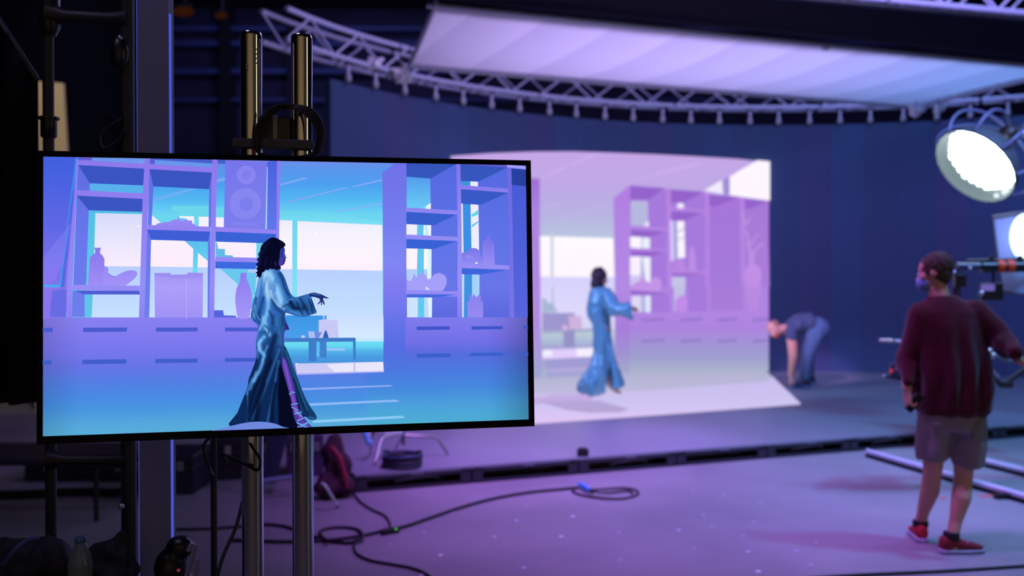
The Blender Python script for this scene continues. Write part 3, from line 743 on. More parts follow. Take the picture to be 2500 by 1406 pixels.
P1(soft([(678, 1145), (700, 1138), (715, 1150), (718, 1198), (750, 1218), (785, 1226), (830, 1202), (880, 1180), (930, 1170), (975, 1176), (994, 1200), (980, 1235), (930, 1280), (858, 1320), (676, 1320)], 3), [(650, (150, 138, 244)), (695, (164, 146, 248))])
P1([(712, 1195), (750, 1220), (785, 1228), (778, 1240), (730, 1220)], (126, 124, 236))
P1([(378, 1308), (1018, 1318), (1016, 1370), (372, 1358)], fr)
P3([(338, 32), (915, 35), (915, 67), (440, 66)], (78, 92, 210)); P3([(338, 34), (442, 66), (442, 260), (330, 260)], sd); P3([(442, 66), (512, 67), (502, 262), (442, 262)], (94, 196, 232))
P1([(432, 92), (418, 165), (412, 460), (372, 1406), (366, 1621), (318, 1621), (322, 1406), (345, 1000), (388, 480), (405, 160), (415, 118)], fr)
# second bay
P1([(1110, 205), (1706, 238), (1680, 396), (1145, 370)], un); P1([(1110, 205), (1148, 372), (1130, 742), (1096, 740)], sd); P1([(1706, 238), (1680, 396), (1675, 757), (1702, 757)], sd)
P1([(1172, 742), (1180, 725), (1310, 705), (1330, 690), (1375, 684), (1390, 655), (1400, 690), (1425, 700), (1450, 690), (1470, 680), (1480, 700), (1500, 690), (1508, 700), (1515, 690), (1518, 720), (1580, 757)], (150, 134, 242))
P1([(1096, 738), (1692, 754), (1692, 802), (1090, 782)], fr); P1([(1090, 782), (1692, 801), (1668, 897), (1125, 879)], (62, 94, 214)); P1([(1090, 782), (1126, 880), (1108, 1621), (1060, 1621), (1068, 1000)], sd); P1([(1692, 801), (1668, 897), (1664, 1621), (1695, 1621)], sd)
bx = [(668, (164, 148, 246)), (700, (174, 158, 250)), (775, (160, 146, 246))]
P1([(1158, 1196), (1312, 1196), (1314, 1212), (1468, 1210), (1474, 1192), (1622, 1196), (1618, 1621), (1162, 1621)], bx)
P1([(1160, 1196), (1312, 1197), (1314, 1215), (1468, 1212), (1474, 1194), (1620, 1196), (1618, 1232), (1470, 1245), (1345, 1245), (1160, 1225)], (158, 142, 242)); P1([(1462, 1258), (1467, 1258), (1466, 1640), (1461, 1640)], (190, 178, 252))
P1([(1068, 95), (1115, 97), (1100, 480), (1062, 1621), (1010, 1621), (1045, 490)], fr)
# third bay with loudspeaker
P1([(1762, 108), (1835, 120), (1835, 155), (1760, 152)], (72, 96, 206))
P1([(2232, 135), (2335, 112), (2330, 790), (2215, 778)], [(390, (72, 98, 218)), (560, (96, 118, 236))]); P1([(2228, 180), (2240, 185), (2232, 778), (2215, 776), (2220, 400)], (158, 206, 250))
P1([(1835, 118), (2234, 136), (2216, 780), (1820, 760)], [(390, (118, 118, 234)), (560, (124, 126, 238))])
def disc(cx, cy, rx, ry, col): P1([(cx+rx*math.cos(a*2*math.pi/28), cy+ry*math.sin(a*2*math.pi/28)) for a in range(28)], col)
disc(2034, 262, 91, 89, (138, 134, 240)); disc(2034, 262, 45, 44, (126, 128, 238)); disc(2026, 536, 150, 148, (136, 134, 240)); disc(2034, 540, 64, 64, (122, 126, 238))
P1([(1898, 710), (2150, 716), (2148, 748), (1896, 742)], (132, 130, 240))
P1([(1742, 755), (2348, 786), (2345, 828), (1740, 802)], fr); P1([(1742, 801), (2320, 824), (2310, 865), (2205, 912), (1742, 897)], (56, 98, 214)); P1([(2345, 826), (2348, 905), (2200, 905), (2310, 862), (2318, 824)], (110, 122, 236))
P1([(1740, 1042), (2160, 1052), (2160, 1096), (1738, 1087)], fr); P1([(1738, 1087), (2160, 1096), (2120, 1160), (1738, 1152)], (60, 104, 224))
P1([(2328, 108), (2362, 112), (2348, 860), (2322, 850)], fr)
P1([(1712, 98), (1760, 102), (1742, 760), (1728, 1621), (1682, 1621), (1704, 300)], fr)
T.paint([(588, 666), (601, 666)]+soft([(601, 667), (602, 680), (606, 690), (612, 706), (614, 730), (612, 755), (606, 776), (582, 776), (576, 750), (574, 730), (577, 706), (585, 688), (588, 668)], 4)[:-4], [(666, (140, 124, 240)), (775, (164, 150, 248))])
P3([(1555, 202), (1632, 202), (1640, 246), (1742, 248), (1742, 264), (1555, 264)], (84, 100, 222))
for a in ([(80, 352), (170, 352), (168, 390), (80, 390)], [(430, 352), (808, 350), (805, 386), (428, 390)], [(1056, 350), (1413, 350), (1413, 384), (1054, 386)], [(1650, 350), (2000, 350), (2000, 383), (1650, 384)],
          [(80, 634), (160, 632), (158, 668), (80, 670)], [(424, 628), (802, 622), (800, 660), (420, 666)], [(1050, 620), (1412, 617), (1410, 652), (1048, 656)], [(1648, 612), (2000, 609), (2000, 642), (1646, 646)]):
    P3(a, [(795, (74, 92, 208)), (880, (66, 94, 204)), (890, (66, 94, 204))])
# right cabinet
P2([(990, 242), (1130, 138), (1218, 138), (1218, 1406), (1214, 2200), (1010, 2200)], lambda x, y: lerp3((118, 114, 232), low(x, y), min(1, max(0, (y-760)/110))) if y > 560 else lerp3((112, 112, 231), (117, 126, 239), (y-390)/170), 16)
P2([(998, 700), (1218, 700), (1218, 1621), (1000, 1621)], [(540, (116, 124, 238)), (640, (128, 134, 244)), (700, (128, 122, 240)), (760, (112, 118, 236)), (777, (106, 116, 234))])
P4([(902, 262), (1088, 262), (1090, 700), (904, 730)], [(775, (104, 116, 234)), (850, (86, 108, 226)), (900, (78, 118, 224))])
P2([(1218, 138), (2370, 165), (2380, 1621), (1218, 1621)], [(400, (84, 104, 224)), (600, (96, 116, 232)), (700, (104, 118, 234)), (775, (92, 104, 222))])
f2 = [(400, (132, 116, 234)), (560, (146, 140, 244)), (700, (152, 142, 246)), (775, (134, 126, 238))]
u2 = [(395, (54, 84, 186)), (600, (56, 98, 214)), (740, (72, 104, 224))]
P2([(1220, 138), (1700, 152), (1450, 297), (1222, 278)], u2); P2([(1222, 278), (1448, 295), (1452, 592), (1222, 572)], [(432, (84, 156, 236)), (505, (104, 200, 244))])
P2([(1380, 578), (1410, 555), (1454, 528), (1454, 590)], (236, 240, 254)); P2([(1378, 570), (1412, 552), (1405, 582), (1380, 580)], (112, 226, 244))
P2([(1215, 572), (1706, 600), (1706, 640), (1215, 612)], f2); P2([(1222, 614), (1696, 640), (1490, 740), (1222, 730)], u2)
P2([(1220, 730), (1325, 735), (1322, 834), (1220, 830)], (240, 238, 254)); P2([(1324, 735), (1384, 737), (1382, 836), (1321, 834)], (98, 196, 238)); P2([(1384, 738), (1456, 740), (1456, 842), (1382, 836)], (240, 242, 255)); P2([(1395, 738), (1415, 738), (1430, 838), (1408, 838)], (170, 240, 252))
P2([(1215, 830), (1708, 852), (1710, 891), (1215, 872)], f2); P2([(1222, 873), (1700, 893), (1472, 970), (1222, 962)], u2)
P2([(1220, 962), (1326, 964), (1322, 1162), (1220, 1160)], (254, 244, 254)); P2([(1220, 1160), (1422, 1160), (1422, 1290), (1222, 1290)], (180, 206, 252)); P2([(1326, 964), (1388, 966), (1388, 1290), (1324, 1290)], (98, 198, 240)); P2([(1388, 966), (1460, 970), (1458, 1260), (1422, 1262), (1420, 1160), (1386, 1160)], (252, 246, 255)); P2([(1425, 970), (1460, 972), (1456, 1262), (1428, 1262)], (214, 246, 252))
P2([(1222, 1375), (1222, 1255), (1240, 1272), (1262, 1270), (1280, 1245), (1294, 1192), (1305, 1225), (1320, 1240), (1345, 1208), (1356, 1210), (1372, 1180), (1385, 1215), (1402, 1205), (1412, 1235), (1424, 1258), (1445, 1252), (1462, 1235), (1490, 1206), (1535, 1197), (1580, 1212), (1604, 1250), (1604, 1300), (1580, 1350), (1550, 1378)], [(665, (162, 160, 248)), (710, (168, 160, 250))])
P2([(1403, 1328), (1412, 1326), (1425, 1340), (1440, 1348), (1432, 1360), (1406, 1354)], (206, 230, 252))
P2([(1215, 1358), (1712, 1372), (1714, 1424), (1215, 1400)], f2); P4([(1105, 64), (1535, 66), (1400, 85), (1320, 92), (1105, 90)], u2)
P4([(1103, 92), (1200, 92), (1196, 263), (1103, 262)], (206, 228, 255)); P4([(1197, 92), (1254, 92), (1253, 263), (1196, 263)], (98, 200, 242)); P4([(1254, 92), (1319, 93), (1317, 263), (1252, 263)], (222, 244, 254)); P4([(1258, 92), (1282, 93), (1290, 263), (1252, 263)], (196, 216, 252))
# second bay of the right cabinet
P2([(1735, 155), (2185, 190), (1912, 322), (1740, 320)], u2); P2([(1742, 320), (1832, 323), (1828, 366), (1742, 362)], (60, 150, 214)); P2([(1832, 322), (1903, 327), (1903, 372), (1830, 367)], (238, 234, 252))
P2([(1735, 358), (2222, 394), (2224, 433), (1736, 396)], f2); P2([(1742, 398), (2190, 430), (1930, 546), (1742, 538)], u2)
P2([(1736, 533), (1758, 533), (1766, 1012), (1744, 1012)], (226, 226, 253)); P2([(1758, 538), (1836, 541), (1840, 1010), (1766, 1010)], (58, 144, 226)); P2([(1832, 541), (1907, 546), (1914, 1000), (1842, 1000)], [(500, (240, 236, 252)), (600, (236, 236, 253))])
P2([(1840, 640), (1905, 593), (1907, 640), (1842, 664)], (100, 216, 230)); P2([(1842, 742), (1907, 700), (1908, 712), (1844, 762)], (84, 190, 226))
P2([(1985, 835), (2018, 835), (2020, 872), (2046, 892), (2058, 920), (2062, 1122), (1948, 1115), (1944, 920), (1955, 890), (1982, 872)], [(573, (116, 112, 232)), (645, (150, 142, 244))])
P2(soft([(1748, 1115), (1748, 1010), (1790, 1000), (1815, 975), (1850, 960), (1885, 962), (1915, 985), (1935, 1040), (1950, 1120)], 3), [(605, (122, 118, 234)), (645, (144, 138, 244))]); P2([(1775, 1030), (1830, 1020), (1870, 1060), (1800, 1060)], (146, 138, 242))
T.paint([(680+1888/3.906+3.2*math.cos(a*.785), 360+1104/3.906+3*math.sin(a*.785)) for a in range(8)], (236, 240, 255))
P2([(1745, 1100), (2218, 1126), (2220, 1166), (1745, 1150)], f2); P2([(1748, 1151), (2195, 1166), (1925, 1212), (1750, 1208)], u2)
P2([(1750, 1208), (1772, 1209), (1770, 1621), (1750, 1621)], (196, 220, 254)); P2([(1772, 1209), (1846, 1211), (1846, 1621), (1768, 1621)], (62, 146, 224)); P2([(1846, 1211), (1918, 1213), (1916, 1450), (1846, 1450)], (166, 210, 250))
P4([(1620, 125), (1645, 125), (1638, 100), (1645, 62), (1668, 88), (1672, 58), (1700, 92), (1728, 58), (1740, 95), (1735, 125), (1756, 125), (1757, 263), (1623, 263)], [(718, (140, 130, 242)), (775, (150, 138, 242))])
P2([(1696, 150), (1734, 153), (1745, 700), (1752, 1621), (1706, 1621), (1708, 700)], f2); P2([(2182, 182), (2220, 186), (2235, 800), (2250, 1621), (2205, 1621), (2200, 800)], [(400, (110, 106, 226)), (775, (122, 116, 232))])
P2([(1735, 150), (2170, 166), (2170, 190), (1735, 158)], (100, 92, 208)); P2([(2222, 200), (2366, 212), (2368, 370), (2225, 356)], (40, 64, 160)); P2([(2168, 163), (2366, 180), (2366, 208), (2190, 190)], (166, 158, 246))
P2([(2225, 356), (2368, 370), (2378, 1621), (2250, 1621)], lambda x, y: lerp3((70, 92, 214), (86, 100, 220), (y-450)/320), 20)
for a in ([(1186, 342), (1470, 340), (1472, 368), (1187, 372)], [(1658, 340), (1925, 338), (1926, 364), (1658, 368)], [(2098, 336), (2144, 336), (2144, 362), (2104, 362)],
          [(1187, 576), (1476, 572), (1476, 604), (1187, 610)], [(1660, 568), (1928, 565), (1929, 592), (1621, 596)], [(2104, 566), (2147, 566), (2147, 588), (2108, 590)]):
    P4(a, [(796, (62, 84, 204)), (860, (58, 96, 206))])
# ---- the woman in the picture
def seg(px, py, a, b):
    dx, dy = b[0]-a[0], b[1]-a[1]; L2_ = dx*dx+dy*dy or 1
    t = max(0, min(1, ((px-a[0])*dx+(py-a[1])*dy)/L2_)); return math.hypot(px-a[0]-dx*t, py-a[1]-dy*t)
def airbrush(base, strokes):
    S2 = [(c5(p), w_/2.8125, col, al) for p, w_, col, al in strokes]
    def fn(x, y):
        c = base(x, y) if callable(base) else base
        for p, w_, col, al in S2:
            dmin = min(seg(x, y, p[i], p[i+1]) for i in range(len(p)-1)) if len(p) > 1 else math.hypot(x-p[0][0], y-p[0][1])
            if dmin < w_*2: c = lerp3(c, col, al*math.exp(-(dmin/w_)**2*1.4))
        return c
    return fn
lb = (150, 208, 255); mbl = (84, 150, 226); dk = (12, 36, 84); dd_ = (6, 16, 44); td = (26, 84, 140)
def robebase(x, y):
    return lerp3((50, 106, 184), (12, 40, 88), min(1, max(0, (y-790)/100)))
robe_s = [
    ([(470, 530), (540, 530), (620, 530)], 36, (22, 66, 116), .8), ([(410, 600), (400, 700), (405, 780)], 24, (28, 66, 118), .7), ([(420, 300), (450, 400), (480, 470)], 14, (34, 84, 150), .7),
    ([(330, 300), (350, 340), (385, 420), (410, 500)], 34, lb, .95), ([(300, 300), (310, 400), (325, 470)], 26, (176, 222, 255), .9), ([(395, 300), (430, 360), (455, 440), (480, 490)], 13, (34, 84, 150), .8),
    ([(325, 480), (318, 560), (300, 620), (305, 680), (330, 720)], 18, (130, 200, 255), .85), ([(265, 340), (250, 440), (225, 560), (220, 610)], 14, (110, 178, 245), .8),
    ([(290, 470), (270, 540), (250, 600)], 13, (24, 62, 128), .85), ([(240, 470), (230, 560), (260, 640)], 10, (20, 56, 116), .8), ([(350, 480), (380, 540), (440, 590)], 16, (20, 60, 118), .85),
    ([(375, 340), (360, 380), (370, 420)], 8, (50, 110, 190), .8), ([(350, 350), (340, 420), (365, 470)], 7, (90, 150, 230), .6), ([(385, 360), (375, 395)], 4, dk, .5),
    ([(430, 500), (445, 530), (480, 560), (560, 575)], 12, (60, 130, 200), .7), ([(470, 490), (500, 540), (560, 545)], 16, (10, 30, 70), .9), ([(500, 480), (540, 520), (560, 580)], 10, (36, 100, 160), .8), ([(560, 460), (600, 520), (630, 570)], 10, (30, 92, 150), .7),
    ([(540, 470), (575, 530), (600, 580)], 7, (8, 24, 60), .8), ([(620, 480), (645, 560)], 5, (12, 40, 90), .8), ([(450, 500), (470, 480), (490, 480)], 6, (110, 180, 240), .6),
    ([(360, 600), (350, 700), (330, 790)], 22, (30, 78, 142), .8), ([(400, 590), (395, 700), (400, 780)], 20, (44, 100, 166), .8), ([(440, 610), (440, 700)], 12, (20, 60, 120), .8),
    ([(330, 720), (290, 740), (262, 780), (268, 830), (300, 870), (270, 960), (225, 1040)], 17, (112, 184, 250), .9), ([(255, 700), (250, 790), (250, 880)], 9, (70, 138, 214), .7), ([(300, 700), (335, 790), (310, 880)], 9, (24, 64, 124), .8),
    ([(370, 730), (330, 880), (280, 1000), (190, 1180)], 22, (10, 32, 74), .85), ([(400, 820), (350, 960), (290, 1120), (210, 1300)], 10, (50, 110, 178), .75), ([(395, 900), (370, 1050), (340, 1200), (315, 1340)], 7, (56, 122, 190), .75),
    ([(340, 900), (270, 1100), (200, 1300)], 14, dd_, .8), ([(170, 1100), (130, 1220), (90, 1340)], 18, (14, 42, 88), .8), ([(185, 1080), (180, 1180), (176, 1340)], 3, (60, 120, 180), .7), ([(215, 1030), (190, 1080), (175, 1130)], 10, (70, 140, 216), .8),
    ([(375, 1060), (350, 1200), (350, 1340)], 14, dd_, .9), ([(250, 1180), (230, 1340)], 12, dd_, .7), ([(430, 820), (425, 900)], 5, (120, 190, 240), .7), ([(310, 330), (300, 370), (292, 420)], 6, (40, 96, 170), .6), ([(340, 420), (352, 470), (390, 520), (430, 545)], 8, (190, 228, 255), .7), ([(402, 300), (420, 340), (432, 400), (462, 450)], 7, (14, 44, 100), .8),
    ([(290, 600), (282, 650), (262, 690)], 9, (160, 216, 255), .7), ([(330, 560), (350, 600), (352, 650)], 8, (14, 44, 96), .75), ([(300, 660), (330, 690), (318, 730)], 7, (20, 56, 116), .7), ([(272, 760), (256, 790), (262, 830)], 7, (170, 222, 255), .7),
    ([(232, 520), (238, 580), (262, 620)], 6, (120, 184, 248), .6), ([(212, 560), (214, 600), (232, 630)], 5, (10, 36, 84), .8), ([(262, 560), (268, 610)], 6, (12, 40, 90), .7), ([(318, 800), (296, 850), (282, 900)], 7, (120, 190, 250), .6),
    ([(350, 760), (338, 820), (300, 900)], 8, (12, 40, 88), .7), ([(240, 980), (214, 1060), (200, 1100)], 7, (126, 190, 250), .6), ([(260, 1010), (225, 1120), (190, 1250)], 9, (5, 14, 40), .7), ([(300, 1060), (262, 1180), (248, 1330)], 12, (5, 14, 40), .7),
    ([(415, 540), (440, 520), (470, 515), (490, 500)], 5, (14, 40, 90), .8), ([(520, 500), (548, 560), (560, 590)], 6, (8, 24, 62), .8), ([(600, 480), (618, 530), (628, 575)], 6, (8, 26, 64), .75), ([(580, 470), (612, 540)], 4, (70, 140, 200), .6), ([(480, 560), (520, 580), (570, 590)], 5, (70, 150, 215), .6),
    ([(400, 700), (412, 760), (420, 800)], 6, (60, 120, 180), .6), ([(380, 600), (384, 660)], 6, (70, 136, 200), .6), ([(420, 600), (425, 660)], 8, (10, 36, 80), .6),
    ([(410, 960), (430, 1200), (450, 1350)], 24, (4, 8, 30), .95), ([(460, 1180), (490, 1340)], 18, (4, 8, 30), .95),
]
robe = [(300, 272), (350, 268), (400, 280), (425, 310), (442, 345), (460, 400), (478, 440), (505, 465), (550, 456), (592, 444), (612, 452), (628, 490), (645, 540), (656, 572), (620, 585), (580, 600), (520, 596), (470, 580), (442, 575), (440, 610), (450, 640),
        (462, 670), (465, 692), (455, 682), (440, 695), (432, 720), (432, 790), (445, 812), (470, 870), (500, 955), (528, 1030), (560, 1115), (600, 1200), (655, 1282), (640, 1308), (600, 1300), (575, 1285), (560, 1300), (545, 1240), (530, 1345), (505, 1362), (440, 1372), (66, 1362), (110, 1260), (150, 1160), (180, 1080), (188, 1030),
        (215, 960), (236, 900), (242, 850), (238, 780), (248, 720), (252, 662), (225, 635), (203, 605), (208, 560), (215, 510), (232, 450), (245, 390), (262, 320)]
T.paint(soft(c5(robe)), airbrush(robebase, robe_s), 2.6)
# slit, leg and far side of the skirt
T.paint(c5([(424, 862), (412, 920), (400, 1000), (390, 1120), (395, 1372), (520, 1362), (545, 1260), (520, 1150), (480, 980), (450, 890)]), (5, 9, 34))
leg = [(424, 872), (440, 890), (462, 940), (480, 1000), (500, 1070), (512, 1140), (526, 1210), (545, 1260), (575, 1300), (600, 1330), (622, 1360), (590, 1370), (550, 1365), (520, 1335), (500, 1290), (488, 1230), (476, 1160), (455, 1080), (432, 1000), (416, 930)]
T.paint(soft(c5(leg)), airbrush((78, 54, 160), [([(430, 900), (450, 980), (470, 1060), (490, 1150), (510, 1230), (550, 1300)], 12, (128, 88, 206), .9), ([(500, 1200), (520, 1260), (560, 1320)], 8, (120, 50, 130), .5), ([(560, 1330), (600, 1350)], 8, (90, 150, 230), .5)]), 2.6)
for a in ([(465, 1130), (490, 1112), (508, 1118), (506, 1124), (490, 1119), (468, 1137)], [(478, 1200), (528, 1192), (528, 1198), (480, 1207)], [(482, 1215), (530, 1240), (528, 1246), (482, 1222)], [(500, 1262), (545, 1255), (545, 1262), (502, 1270)], [(505, 1240), (560, 1285), (556, 1290), (503, 1248)], [(520, 1310), (570, 1290), (572, 1296), (524, 1318)], [(520, 1320), (600, 1362), (594, 1368), (518, 1330)], [(540, 1350), (600, 1318), (605, 1326), (548, 1358)]):
    T.paint(c5(a), (110, 170, 236))
skf = [(424, 862), (432, 800), (450, 825), (470, 872), (500, 955), (528, 1030), (560, 1115), (600, 1200), (655, 1282), (640, 1310), (600, 1302), (570, 1270), (545, 1235), (515, 1130), (490, 1030), (460, 930), (435, 878)]
T.paint(soft(c5(skf)), airbrush((18, 58, 104), [([(440, 830), (480, 930), (530, 1080), (590, 1240)], 7, (44, 104, 150), .7), ([(500, 1030), (550, 1180), (600, 1290)], 8, (10, 30, 66), .9), ([(600, 1290), (640, 1300)], 10, (56, 110, 170), .7)]), 2.6)
# hand
T.paint(c5([(596, 446), (615, 436), (640, 433), (668, 440), (690, 446), (712, 458), (742, 473), (722, 475), (704, 470), (700, 482), (708, 498), (712, 520), (700, 512), (694, 496), (690, 524), (684, 520), (686, 498), (664, 518), (662, 512), (680, 488), (672, 474), (640, 464), (612, 462)]), airbrush((30, 50, 120), [([(620, 442), (680, 450)], 5, (70, 110, 190), .8), ([(690, 480), (690, 500)], 6, (70, 40, 120), .5)]), 2.2)
# neck and face
T.paint(c5([(395, 120), (430, 118), (438, 140), (436, 160), (441, 178), (448, 195), (441, 203), (443, 214), (438, 222), (434, 238), (420, 247), (405, 254), (404, 280), (370, 280), (365, 200), (385, 140)]),
        airbrush((48, 50, 146), [([(432, 150), (438, 190)], 7, (84, 96, 204), .9), ([(415, 200), (412, 240)], 10, (92, 66, 178), .8), ([(420, 150), (418, 170)], 6, (40, 60, 160), .8), ([(424, 152), (434, 150)], 3, (14, 16, 70), .9), ([(438, 215), (430, 217)], 3, (60, 24, 90), .8), ([(410, 262), (395, 275)], 8, (40, 60, 130), .7)]), 2.0)
hair = [(310, 78), (335, 60), (360, 54), (385, 62), (408, 74), (425, 84), (439, 98), (440, 112), (426, 124), (408, 135), (402, 160), (400, 195), (392, 225), (400, 250), (412, 262), (402, 274), (390, 268), (382, 282), (366, 270), (350, 274), (335, 268), (322, 280), (305, 276), (295, 292), (282, 296), (276, 316), (262, 334), (252, 322), (240, 330),
        (246, 306), (236, 296), (250, 286), (240, 268), (252, 256), (240, 240), (254, 222), (244, 205), (258, 190), (254, 168), (266, 150), (270, 126), (286, 98)]
T.paint(soft(c5(hair)), airbrush((7, 8, 36), [([(270, 150), (262, 190), (262, 240)], 9, (40, 40, 110), .6), ([(330, 80), (300, 120), (285, 160)], 7, (24, 24, 80), .6), ([(310, 200), (300, 250)], 7, (26, 28, 84), .5), ([(370, 225), (378, 250)], 6, (70, 60, 130), .6), ([(350, 190), (340, 240)], 5, (22, 24, 76), .5)]), 2.2)
T.paint(c5([(440, 645), (452, 650), (462, 672), (468, 692), (458, 688), (448, 694), (444, 680)]), (60, 30, 120))
# rounded shape cut by the lower frame
P3(soft([(1520, 1240), (1620, 1215), (1720, 1190), (1820, 1168), (1920, 1158), (2010, 1162), (2080, 1175), (2140, 1200), (2170, 1222), (1520, 1245)], 3), (110, 136, 222))
T.build('screen_picture', screenmat('monitor_picture', 1.0, 'NONE'), scro)

# ------------------------------------------------------------------ chrome posts behind the monitor
back = -tvn
def post_at(px, Y): p = at(px, 670, Y); return V((p.x, p.y, 0))
PA = post_at(615, 2.70); PB = post_at(738, 2.73)
zt = at(615, 80, 2.70).z
ms = thing('monitor_stand', 'two tall polished chrome posts holding the monitor, with a black clamp bar', 'stand', ((PA+PB)/2))
for i, P in enumerate((PA, PB)):
    r = .0295; build(MB().lathe([(r-.002, .10), (r, .105), (r, .108), (r, .5), (r, 1.0), (r, 1.6), (r, zt-.010), (r, zt-.006), (r-.003, zt)], P, 40), 'chrome_post', M_chrome, ms, smooth=True)
build(MB().ball(PA+V((-.004, -.029, at(604, 170, 2.7).z)), .006, 8, (.8, .5, 1.5)), 'release_button', M_steel, ms, smooth=True)
for k in range(4): build(MB().ball(PA+V((.0205, -.0212, at(628, 125+11*k, 2.7).z)), .0022, 6), 'pin_hole', M_white, ms, smooth=True)
pmid = (PA+PB)/2; ang = Matrix.Rotation(math.atan2(PB.y-PA.y, PB.x-PA.x), 3, 'Z')
build(MB().bbox(V((pmid.x, pmid.y-.038, at(660, 352, 2.68).z)), (.215, .018, .026), .003, ang), 'clamp_bar', M_greymetal, ms)
build(MB().bbox(V((pmid.x+.0, pmid.y-.02, at(660, 318, 2.68).z)), (.013, .01, .085), .002, ang), 'clamp_strap', mat('grey_metal_strap', (120, 120, 122), .4, .5), ms)
build(MB().bbox(V((pmid.x-.005, pmid.y+.01, at(660, 318, 2.68).z)), (.085, .05, .085), .006, ang), 'clamp_block', M_blackplastic, ms)
build(MB().bbox(V((pmid.x, pmid.y-.02, 1.55)), (.26, .05, .3), .006, ang), 'mounting_plate', M_blackplastic, ms)
build(MB().bbox(V((pmid.x, pmid.y, .075)), (.5, .5, .06), .01, ang), 'base_plate', M_black, ms)
for sx in (-.2, .2):
    for sy in (-.2, .2): build(MB().lathe([(.025, 0), (.03, .01), (.03, .04), (.012, .05)], V((pmid.x+sx, pmid.y+sy, 0)), 14), 'foot', M_rubber, ms, smooth=True)
# cables looped over the clamp
def cable(pts, r, name, label, m=M_rubber, cat='cable', k=8, group=None):
    return build(MB().tube(smoothpath(pts, k), r, 8), name, m, smooth=True, label=label, cat=cat, group=group)
Yc = 2.64
lp = []
for turn in range(4):
    g = turn*5
    lp += [at(634-g*.3, 372, Yc-.005*turn), at(640-g, 320-g*.5, Yc-.005*turn), at(668, 276-g, Yc-.004*turn), at(708+g, 262-g*.3, Yc+.0), at(752+g*.8, 285-g, Yc-.012), at(776+g*.9, 330-g, Yc-.015), at(772+g*1.2-10, 374, Yc-.01*turn)]
    if turn < 3: lp += [at(700, 384, Yc+.02)]
cable(lp, .0035, 'cable_bundle', 'coiled black cables looped over the clamp between the chrome posts', cat='cable')
cable([at(655, 300, 2.66), at(640, 330, 2.65), at(632, 372, 2.65)], .004, 'short_cable', 'short black cable beside the left chrome post above the monitor')
# ------------------------------------------------------------------ people
def hand(mb, W, f, s, n, curl=.5, k=1.0, point=False):
    """palm and five fingers: W wrist, f along the hand, s towards the thumb, n out of the palm"""
    f = V(f).normalized(); s = (V(s)-f*V(s).dot(f)).normalized(); n = (V(n)-f*V(n).dot(f)-s*V(n).dot(s)).normalized(); W = V(W)
    kn = []
    for i, (o, l) in enumerate(((.030, .085), (.010, .090), (-.010, .087), (-.029, .079))):
        b = W+f*l*k+s*o*k; kn.append(b)
        mb.capsule(W+s*o*.6*k+f*.012, b, .0135*k, .0115*k, 8)
    mb.capsule(kn[0], kn[3], .011*k, .0095*k, 8)
    for i, (b, ln) in enumerate(zip(kn, (.068, .076, .070, .055))):
        c = curl*(1+.12*i); a1 = c*.9; a2 = c*2.0; a3 = c*2.8
        if point and i == 0: a1, a2, a3 = .1, .15, .2
        p0 = b; sp2 = s*((1.5-i)*.10)
        for a, q, r0, r1 in ((a1, .45, .0095, .0088), (a2, .31, .0088, .008), (a3, .24, .008, .0068)):
            dq = (f*math.cos(a)+n*math.sin(a)+sp2).normalized(); p1 = p0+dq*ln*q*k; mb.capsule(p0, p1, r0*k, r1*k, 8); p0 = p1
    t0 = W+f*.022*k+s*.024*k; t1 = t0+(f*.6+s*.75+n*.25).normalized()*.042*k; t2 = t1+(f*.85+s*.2+n*.45*(1+curl)).normalized()*.032*k; t3 = t2+(f*.8-s*.1+n*.7*(1+curl)).normalized()*.024*k
    mb.capsule(t0, t1, .014*k, .0115*k, 8); mb.capsule(t1, t2, .0115*k, .0098*k, 8); mb.capsule(t2, t3, .0098*k, .008*k, 8)
def head(mb, c, f, up, k=1.0, nose=True):
    c = V(c); f = V(f).normalized(); up = (V(up)-f*V(up).dot(f)).normalized(); s = f.cross(up)
    R = Matrix((s, f, up)).transposed()
    mb.ball(c+up*.025*k-f*.012*k, .095*k, 12, (.82, 1.0, .92), R)
    mb.ball(c-up*.045*k+f*.028*k, .068*k, 10, (.84, .95, .98), R)      # jaw
    mb.ball(c-up*.092*k+f*.055*k, .026*k, 8, (1, 1, .8), R)            # chin
    mb.ball(c+up*.02*k+f*.068*k, .034*k, 8, (1.6, .6, .5), R)          # brow
    mb.capsule(c+up*.005*k+f*.083*k, c-up*.030*k+f*.104*k, .009*k, .0135*k, 8)   # nose
    for q in (-1, 1):
        mb.ball(c+s*q*.012*k-up*.034*k+f*.094*k, .0095*k, 6)
        mb.ball(c+s*q*.079*k-up*.012*k-f*.012*k, .030*k, 8, (.32, .62, 1.0), R)  # ears
        mb.ball(c+s*q*.045*k-up*.022*k+f*.055*k, .028*k, 8, (1, .8, .9), R)      # cheeks
    mb.ball(c-up*.060*k+f*.086*k, .021*k, 8, (1.2, .6, .34), R); mb.ball(c-up*.071*k+f*.083*k, .018*k, 8, (1.1, .6, .4), R)   # lips
    return s
def eyes(c, f, up, parent, k=1.0):
    c = V(c); f = V(f).normalized(); up = (V(up)-f*V(up).dot(f)).normalized(); s = f.cross(up)
    for q in (-1, 1): build(MB().ball(c+s*q*.032*k+up*.0*k+f*.077*k, .0125*k, 8), 'eye', M_white, parent, smooth=True)
def bodyloft(mb, secs, n=28, U=V((1, 0, 0)), W=V((0, 1, 0))):
    mb.loft([mb.ring(c, U*a, W*b, n) for c, a, b in secs])
    return mb
def folds(amp, fx, fz, seed=0):
    def fn(v, n):
        q = noise.noise(V((v.x*fx+seed, v.y*fx, v.z*fz)))+.5*noise.noise(V((v.x*fx*2.3+seed+5, v.y*fx*2.3, v.z*fz*2.1)))
        return v+n*q*amp
    return fn

